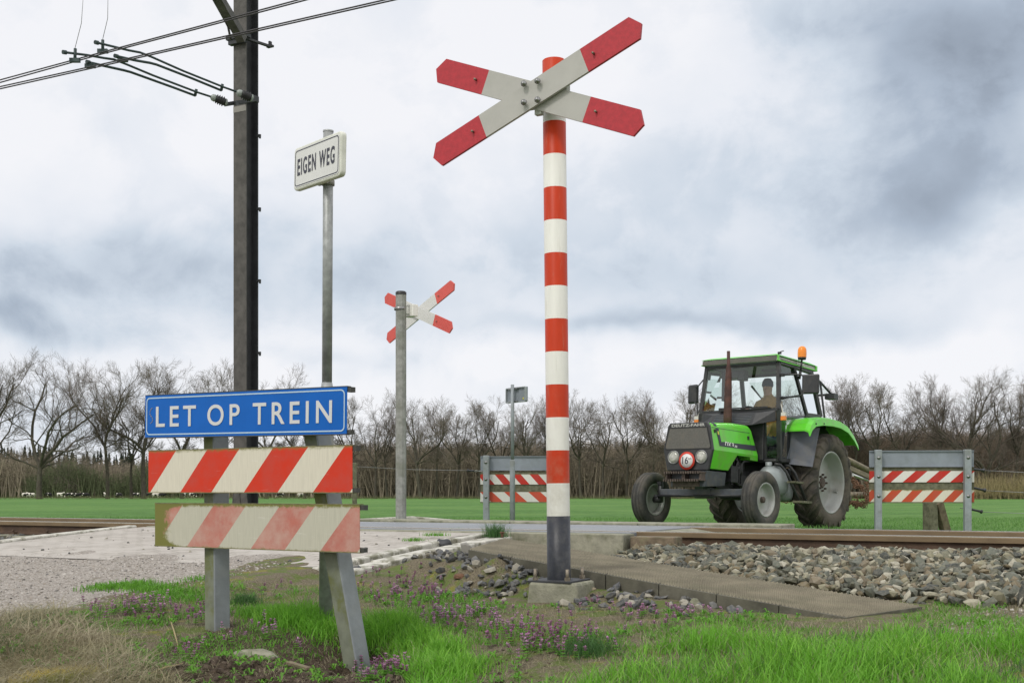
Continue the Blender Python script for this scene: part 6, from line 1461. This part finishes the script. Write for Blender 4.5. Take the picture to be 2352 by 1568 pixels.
# ================================================================== LOW PLANTS
def blade_mat(name, c0, c1, tip=None):
    m = bpy.data.materials.new(name); m.use_nodes = True; t = NT(m.node_tree)
    b = t.n('ShaderNodeBsdfPrincipled'); o = t.n('ShaderNodeOutputMaterial'); gi = t.n('ShaderNodeNewGeometry')
    c = t.mix(gi.outputs['Random Per Island'], c0, c1); c = t.mix(t.ramp(t.noise(gi.outputs['Position'], 2.5, 3), .4, .65), c, tip or c1)
    t.setv(b.inputs['Base Color'], c); b.inputs['Roughness'].default_value = .55; b.inputs['Specular IOR Level'].default_value = .3
    tl = t.n('ShaderNodeBsdfTranslucent'); t.setv(tl.inputs[0], c); ms = t.n('ShaderNodeMixShader'); ms.inputs[0].default_value = .35
    t.l(b.outputs[0], ms.inputs[1]); t.l(tl.outputs[0], ms.inputs[2]); t.l(ms.outputs[0], o.inputs[0]); M[name] = m
blade_mat('blade', (.085, .26, .025), (.29, .58, .07), (.17, .42, .04))
blade_mat('blade_dark', (.045, .11, .035), (.10, .21, .06), (.07, .17, .05))
blade_mat('blade_field', (.06, .16, .03), (.16, .33, .07), (.12, .26, .06))
blade_mat('straw_b', (.17, .145, .085), (.55, .49, .34), (.34, .31, .19))
blade_mat('ochre_b', (.42, .28, .05), (.50, .42, .08), (.32, .34, .06))
blade_mat('leaf', (.08, .22, .02), (.17, .40, .04), (.12, .32, .03))
blade_mat('leaf_dark', (.05, .11, .03), (.10, .17, .05), (.13, .09, .06))
blade_mat('petal', (.58, .30, .50), (.78, .52, .72), (.46, .18, .38))
def blades(name, X, Y, h, wd, lean, matname, label, segs=3, z=None, cat='grass', droop=.5, dirs=None):
    N = len(X); Z = height(X, Y) if z is None else z; a = rng.uniform(0, 2 * np.pi, N) if dirs is None else dirs; f = a + rng.normal(0, .6, N)
    h = np.broadcast_to(h, (N,)).astype(float); wd = np.broadcast_to(wd, (N,)).astype(float); lean = np.broadcast_to(lean, (N,)).astype(float)
    V = []; 
    for i in range(segs + 1):
        t = i / segs; rad = lean * h * (t ** 1.8); zz = h * t * (1 - droop * lean * t * .5); wv = wd * (1 - t ** 1.6) * .5 + .00025
        cx_ = X + np.cos(a) * rad; cy_ = Y + np.sin(a) * rad; px = -np.sin(f) * wv; py = np.cos(f) * wv
        V.append(np.stack([cx_ - px, cy_ - py, Z + zz - .004], -1)); V.append(np.stack([cx_ + px, cy_ + py, Z + zz - .004], -1))
    V = np.stack(V, 1); n = 2 * (segs + 1); q = np.array([(2 * i, 2 * i + 1, 2 * i + 3, 2 * i + 2) for i in range(segs)])
    Fs = (q[None] + n * np.arange(N)[:, None, None]).reshape(-1, 4); o = np_mesh(name, V.reshape(-1, 3), Fs, matname); tagit(o, label, cat, kind='stuff'); return o
def scatter(n, x0, x1, y0, y1): return rng.uniform(x0, x1, n), rng.uniform(y0, y1, n)
# lush grass
X, Y = scatter(110000, -1.9, 3.6, 4.55, 7.2); k_ = inpoly(X, Y, LUSH); X, Y = X[k_], Y[k_]; dn = vnoise(X * 3.2, Y * 3.2, 77, 4); k_ = rng.uniform(-.75, .5, len(X)) < dn * 1.5 + .26; X, Y, dn = X[k_], Y[k_], dn[k_]
X, Y, dn = X[:46000], Y[:46000], dn[:46000]
hgt = (.03 + .095 * rng.random(len(X)) ** 1.7) * np.maximum(.35, 1 + 1.3 * dn); blades('tall_grass', X, Y, hgt, rng.uniform(.003, .0065, len(X)), rng.uniform(.15, .95, len(X)), 'blade', 'lush bright green grass along the foreground', 4)
X2, Y2 = X[:5200] + rng.normal(0, .02, 5200), Y[:5200] + rng.normal(0, .02, 5200); blades('dry_grass', X2, Y2, rng.uniform(.03, .11, 5200), .003, rng.uniform(.3, 1.3, 5200), 'straw_b', 'dry blades mixed through the lush grass', 3)
# short grass and tufts in the weedy verge, thin patches only
X, Y = scatter(60000, -3.2, 3.6, 4.6, 8.2); A, C = AC(X, Y); nn = vnoise(X * 2.2, Y * 2.2, 15, 4); k_ = (C < 8.0) & (A > -5.7) & (nn > .10) & ~inpoly(X, Y, LUSH) & (C > 3.5) & ~((A > -3.9) & (A < -1.2) & (C > 6.75 + .0 * A)); X, Y = X[k_], Y[k_]; X, Y = X[:20000], Y[:20000]
blades('short_grass', X, Y, rng.uniform(.015, .055, len(X)), .0045, rng.uniform(.3, 1.2, len(X)), 'leaf', 'short green weeds and seedlings on the brown verge', 2)
X, Y = scatter(42000, -3.2, 3.8, 4.6, 8.4); A, C = AC(X, Y); k_ = (C < 8.2) & (A > -5.8) & ~((A > -4.0) & (A < -1.2) & (C > 6.75)); X, Y = X[k_], Y[k_]
blades('dry_litter', X, Y, rng.uniform(.02, .07, len(X)), .0018, rng.uniform(2.0, 4.0, len(X)) * .35, 'straw_b', 'dry stalk litter lying over the verge', 2, cat='litter', droop=1.2, z=height(X, Y) + .004)
# matted dead grass, bottom left
X, Y = scatter(60000, -3.4, -.6, 4.6, 7.2); k_ = inpoly(X, Y, STRAW); X, Y = X[k_][:13000], Y[k_][:13000]; fl_ = vnoise(X * 2.5, Y * 2.5, 9, 2) * 3 + .5
hum = .05 * np.maximum(vnoise(X * 3, Y * 3, 90, 3), 0)
blades('dead_grass', X, Y, rng.uniform(.05, .22, len(X)), rng.uniform(.0016, .0042, len(X)), rng.uniform(.7, 1.9, len(X)), 'straw_b', 'matted pale dead grass in the lower left corner', 4, cat='dead grass', droop=1.0, dirs=fl_ + rng.normal(0, 1.1, len(X)), z=height(X, Y) + hum)
def clump(x, y, z, n, r, h, m_, label, wd=.003, name='grass_tuft', lean=(.2, .9)):
    g0 = G(x, y, z) if z > .1 else GG(x, y); X = g0.x + rng.normal(0, r, n); Y = g0.y + rng.normal(0, r, n); Z0 = np.full(n, z) if z > .1 else height(X, Y)
    blades(name, X, Y, rng.uniform(h * .5, h, n), wd, rng.uniform(*lean, n), m_, label, 3, z=Z0)
clump(128, 1578, -.1, 3200, .075, .105, 'ochre_b', 'mound of yellow ochre grass in the bottom left corner', .0025, lean=(.5, 1.4))
clump(565, 1388, -.02, 420, .045, .11, 'blade_dark', 'dark bluish grass tuft right of the left barrier leg')
clump(1138, 1232, rz(9.3), 420, .05, .17, 'blade_dark', 'wiry grass tuft growing in the kerb joint at the crossing', .003)
clump(1350, 1500, -.12, 600, .07, .11, 'blade_dark', 'dark grass tuft in the foreground below the banded post', .0025)
clump(20, 1437, -.02, 500, .09, .06, 'blade_dark', 'dark green tuft at the left edge of the verge', .0025)
clump(1700, 1385, -.02, 500, .08, .05, 'straw_b', 'small dry tuft at the front of the ribbed walkway', .002)
for x, y in ((95, 1236), (160, 1232), (1048, 1218), (1000, 1229), (952, 1241), (1110, 1216), (365, 1232)): clump(x, y, rz(AC(*G(x, y, .27).to_2d())[1], .0), 170, .05, .045, 'leaf', 'little green weeds in the brick joints', .004)
for x, y, n_, h_ in ((600, 1412, 500, .09), (640, 1425, 800, .13), (690, 1432, 800, .14), (735, 1452, 500, .10), (780, 1446, 500, .11), (860, 1456, 900, .14), (905, 1476, 900, .14), (950, 1490, 700, .12), (1010, 1505, 700, .12), (1060, 1540, 600, .12)): clump(x, y, -.1, n_, .07, h_, 'blade', 'lush bright grass tuft between and beside the barrier legs', .0042)
for x, y, n_ in ((250, 1350, 500), (300, 1345, 600), (350, 1352, 600), (400, 1362, 600), (440, 1375, 400), (470, 1330, 200)): clump(x, y, -.02, n_, .09, .05, 'leaf', 'low bright green weeds at the edge of the gravel', .006, name='weeds')
X2, Y2 = scatter(16000, -1.9, 3.6, 4.55, 7.1); k_ = inpoly(X2, Y2, LUSH) & (vnoise(X2 * 2.6, Y2 * 2.6, 55, 3) > .02); X2, Y2 = X2[k_], Y2[k_]
blades('dark_grass', X2, Y2, rng.uniform(.03, .12, len(X2)), rng.uniform(.002, .004, len(X2)), rng.uniform(.2, 1.1, len(X2)), 'blade_dark', 'darker thin grass blades among the bright foreground grass', 3)
# meadow texture near the track
X, Y = scatter(90000, -14, 16, 13.5, 34); A, C = AC(X, Y); k_ = (C > 14.6) | ((C > 13.6) & ((A < -10.4) | (A > -3.2))); X, Y = X[k_][:60000], Y[k_][:60000]
blades('meadow_grass', X, Y, rng.uniform(.03, .085, len(X)), .009, rng.uniform(.2, 1, len(X)), 'blade_field', 'short meadow grass beyond the track', 2)
X, Y = scatter(9000, -3.4, -.6, 4.6, 7.2); k_ = inpoly(X, Y, STRAW); X, Y = X[k_], Y[k_]; k_ = vnoise(X * 2.4, Y * 2.4, 5, 3) > .05; X, Y = X[k_], Y[k_]
blades('short_grass', X, Y, rng.uniform(.03, .09, len(X)), .003, rng.uniform(.3, 1.1, len(X)), 'blade_dark', 'green shoots coming through the dead grass', 3)
# dandelion-like leaf rosettes
def rosettes():
    V = []; Fs = []; b = 0
    for k in range(950):
        for _ in range(20):
            x = rng.uniform(-2.9, 3.2); y = rng.uniform(4.8, 8.2); a, c = AC(x, y)
            if c < 8 and a > -5.7 and not ((-4.0 < a < -1.2) and c > 6.75) and float(vnoise(np.array([x * 1.6]), np.array([y * 1.6]), 31, 3)[0]) > .0: break
        z = hz(x, y); n = rng.integers(5, 9); sc_ = rng.uniform(.018, .05)
        for i in range(n):
            t = 2 * math.pi * i / n + rng.uniform(-.3, .3); l = sc_ * rng.uniform(.7, 1.2); w_ = l * rng.uniform(.22, .36); u = np.array([math.cos(t), math.sin(t), 0]); s_ = np.array([-math.sin(t), math.cos(t), 0]); p0 = np.array([x, y, z + .003]); up_ = np.array([0, 0, l * rng.uniform(.25, .9)])
            V += [p0, p0 + u * l * .55 + s_ * w_ * .5 + up_, p0 + u * l + up_ * .7, p0 + u * l * .55 - s_ * w_ * .5 + up_]; Fs.append((b, b + 1, b + 2, b + 3)); b += 4
    tagit(np_mesh('leaf_rosettes', V, Fs, 'leaf'), 'small bright leaf rosettes dotted over the verge', 'weeds', kind='stuff')
rosettes()
# dead nettles
def nettles():
    V = []; Fs = []; mi = []
    def quad(p, u, s_, l, w_, lift, m_):
        b = len(V); up_ = np.array([0, 0, lift]); V.extend([p, p + u * l * .5 + s_ * w_ + up_, p + u * l + up_ * .3, p + u * l * .5 - s_ * w_ + up_]); Fs.append((b, b + 1, b + 2, b + 3)); mi.append(m_)
    spots = [(262, 1408, .09, 16, 1), (300, 1402, .08, 16, 1), (335, 1398, .07, 14, 1), (362, 1410, .07, 8, 1), (285, 1432, .10, 10, 1), (410, 1420, .09, 14, .9), (455, 1428, .07, 12, .9), (470, 1405, .05, 5, .9), (500, 1432, .04, 4, .8), (450, 1510, .05, 6, .8), (425, 1520, .04, 4, .8),
             (625, 1455, .10, 9, .9), (645, 1478, .06, 6, .9), (590, 1440, .05, 4, .8), (555, 1475, .04, 4, .8), (640, 1330, .10, 9, .7), (690, 1335, .1, 9, .7), (720, 1320, .08, 6, .7), (660, 1350, .08, 6, .7), (600, 1362, .06, 3, .7), (885, 1345, .1, 8, .7), (905, 1358, .12, 14, .8), (950, 1352, .12, 14, .8), (870, 1372, .1, 10, .8), (930, 1380, .14, 20, .8), (985, 1372, .13, 18, .8), (1030, 1385, .1, 9, .8),
             (1000, 1415, .14, 22, .8), (1060, 1418, .13, 20, .8), (1100, 1430, .10, 14, .8), (1050, 1445, .14, 18, .8), (1010, 1440, .1, 10, .8), (1130, 1400, .1, 6, .7), (1185, 1470, .12, 20, .9), (1230, 1480, .14, 26, .9), (1280, 1470, .12, 22, .9), (1300, 1495, .12, 18, .9), (1240, 1500, .1, 14, .9), (1330, 1480, .08, 8, .9), (1200, 1440, .1, 7, .8), (1270, 1430, .08, 6, .8),
             (1360, 1395, .08, 5, .7), (1430, 1410, .1, 8, .7), (1480, 1412, .12, 12, .7), (1540, 1420, .12, 14, .7), (1590, 1415, .1, 9, .7), (1640, 1425, .07, 5, .7), (1500, 1440, .07, 6, .8), (885, 1525, .07, 22, .85), (905, 1548, .07, 20, .85), (872, 1558, .05, 12, .85), (1700, 1400, .06, 3, .7)]
    for x, y, r_, n, sc_ in spots:
        g0 = GG(x, y)
        for _ in range(int(n * .95)):
            px, py = g0.x + rng.normal(0, r_), g0.y + rng.normal(0, r_); z = hz(px, py)
            if AC(px, py)[0] < -5.1 and AC(px, py)[1] > 6.6: continue
            H = rng.uniform(.045, .10) * sc_; lx, ly = rng.normal(0, .2, 2) * H
            top_ = np.array([px + lx, py + ly, z + H]); b0 = np.array([px, py, z])
            b = len(V); V.extend([b0 + [-.0012, 0, 0], b0 + [.0012, 0, 0], top_ + [.001, 0, 0], top_ + [-.001, 0, 0]]); Fs.append((b, b + 1, b + 2, b + 3)); mi.append(1)
            for tier in range(5):
                t = .3 + .7 * tier / 4; p = b0 + (top_ - b0) * t; l = (.021 - .0022 * tier) * sc_ ** .5
                for k in range(4):
                    a = math.pi / 2 * k + tier * .8 + rng.uniform(-.3, .3); u = np.array([math.cos(a), math.sin(a), 0]); s_ = np.array([-u[1], u[0], 0]); quad(p, u, s_, l, l * .42, -.2 * l if tier < 3 else .002, 0 if tier < 3 else 1)
                if tier >= 2:
                    for k in range(6):
                        a = rng.uniform(0, 6.28); u = np.array([math.cos(a), math.sin(a), rng.uniform(.1, .9)]); s_ = np.array([-u[1], u[0], 0]); quad(p + [0, 0, .003], u, s_, rng.uniform(.007, .0125), .0032, .002, 2); quad(p + [0, 0, .003], u, np.array([0, 0, 1.]), .009, .003, .0, 2)
    tagit(np_mesh('dead_nettles', V, Fs, ['leaf', 'leaf_dark', 'petal'], mi=mi), 'purple flowering dead nettles in loose patches over the verge', 'flowers', kind='stuff')
nettles()
# dug-up clods, flat stone, stick
N = 1500; X = rng.normal(-1.0, .42, N); Y = rng.normal(5.55, .22, N); k_ = Y > 4.7; X, Y = X[k_], Y[k_]
mat('clod', (.075, .055, .04), 1., 0, .3, 40, .5, 90, rnd=0)
tagit(stones('soil_clods', np.stack([X, Y, height(X, Y)], -1), rng.uniform(.004, .018, len(X)) * rng.choice([1, 1, 1.6], len(X)), 'clod'), 'crumbly brown soil thrown up around the leaning leg', 'soil', kind='stuff')
def rock(name, label, p, size, m_, cat='stone'):
    bm = bmesh.new(); bmesh.ops.create_icosphere(bm, subdivisions=4, radius=1)
    sd_ = rng.uniform(0, 99)
    for v in bm.verts:
        d = v.co.normalized(); k = 1 + .28 * noise.noise(d * 1.3 + Vector((sd_, 0, 0))) + .10 * noise.noise(d * 4 + Vector((0, sd_, 0))) + .04 * noise.noise(d * 11)
        v.co = Vector((d.x * size[0], d.y * size[1], max(d.z, -.4) * size[2])) * k
    me = bpy.data.meshes.new(name); bm.to_mesh(me); bm.free(); me.materials.append(M[m_]); me.polygons.foreach_set('use_smooth', [True] * len(me.polygons))
    o = bpy.data.objects.new(name, me); COL.objects.link(o); o.location = p; tagit(o, label, cat); return o
g0 = G(586, 1462, -.03); rock('flat_stone', 'flat mossy stone lying just right of the left barrier leg', (g0.x, g0.y, hz(g0.x, g0.y)), (.11, .07, .035), 'concrete')
g0 = G(1018, 1308, .03); rock('peat_clod', 'dark root clod among the dark stones left of the walkway', (g0.x, g0.y, hz(g0.x, g0.y) + .01), (.075, .06, .06), 'mast_dark', 'clod')
g0 = G(1056, 1347, .02); rock('orange_stone', 'orange brown stone in front of the dark stone pile', (g0.x, g0.y, hz(g0.x, g0.y)), (.04, .03, .025), 'rust')
g0 = G(1596, 1390, .0); rock('pale_stone', 'small pale pointed stone at the front edge of the ribbed walkway', (g0.x, g0.y, hz(g0.x, g0.y)), (.035, .03, .04), 'concrete')
g0 = G(1355, 1372, .0); rock('tan_stone', 'flat tan stone against the foot of the mossy footing', (g0.x, g0.y - .05, hz(g0.x, g0.y)), (.04, .03, .018), 'harrow')
mb = MB(); a_ = G(662, 1500, -.10); b_ = G(710, 1525, -.13); o_ = Vector((a_.x, a_.y, hz(a_.x, a_.y) + .02)); mb.bar((0, 0, 0), Vector((b_.x, b_.y, hz(b_.x, b_.y) + .03)) - o_, .03, .018); o = mb.build('broken_stick', 'wood_old', loc=o_, bevel=.004); tagit(o, 'broken flat stick poking out of the dug soil', 'stick')
for x0, y0, x1, y1, lab in ((388, 1425, 412, 1480, 'thin pale stalk right of the leftmost flower patch'), (540, 1535, 568, 1556, 'forked pale stalk at the bottom edge below the left leg'), (330, 1500, 420, 1515, 'long dry stalk lying across the dead grass')):
    a_, b_ = G(x0, y0, -.05), G(x1, y1, -.08); o_ = Vector((a_.x, a_.y, hz(a_.x, a_.y) + .025)); mb = MB(); e_ = Vector((b_.x, b_.y, hz(b_.x, b_.y) + .012)) - o_; mb.tube([(0, 0, 0), e_ * .5 + Vector((0, 0, .01)), e_], [.003, .004, .002], 6); o = mb.build('dry_stalk', 'straw_m', loc=o_); tagit(o, lab, 'stalk')
# crossing details: bolt at the kerb, bent strap
mb = MB(); p = W(-5.05, 9.35, .30); mb.tube([(0, 0, 0), (0, 0, .05)], .012, 8); mb.lathe([(0, .05), (.02, .05), (.02, .035), (0, .035)], 6, 'z'); o = mb.build('rusty_bolt', 'rust', loc=p); tagit(o, 'rusty bolt standing beside the wiry tuft at the corner of the crossing', 'bolt')
mb = MB(); g0 = G(1078, 1258, .24); mb.box((0, 0, -.03), (.07, .05, .10)); mb.tube([(-.04, 0, .02), (.0, 0, .03), (.035, 0, .0), (.035, 0, -.08)], .02, 8); o = mb.build('kerb_bracket', 'strap', loc=g0 + Vector((-.03, 0, 0))); tagit(o, 'bent grey bracket at the upper left corner of the ribbed walkway', 'bracket')
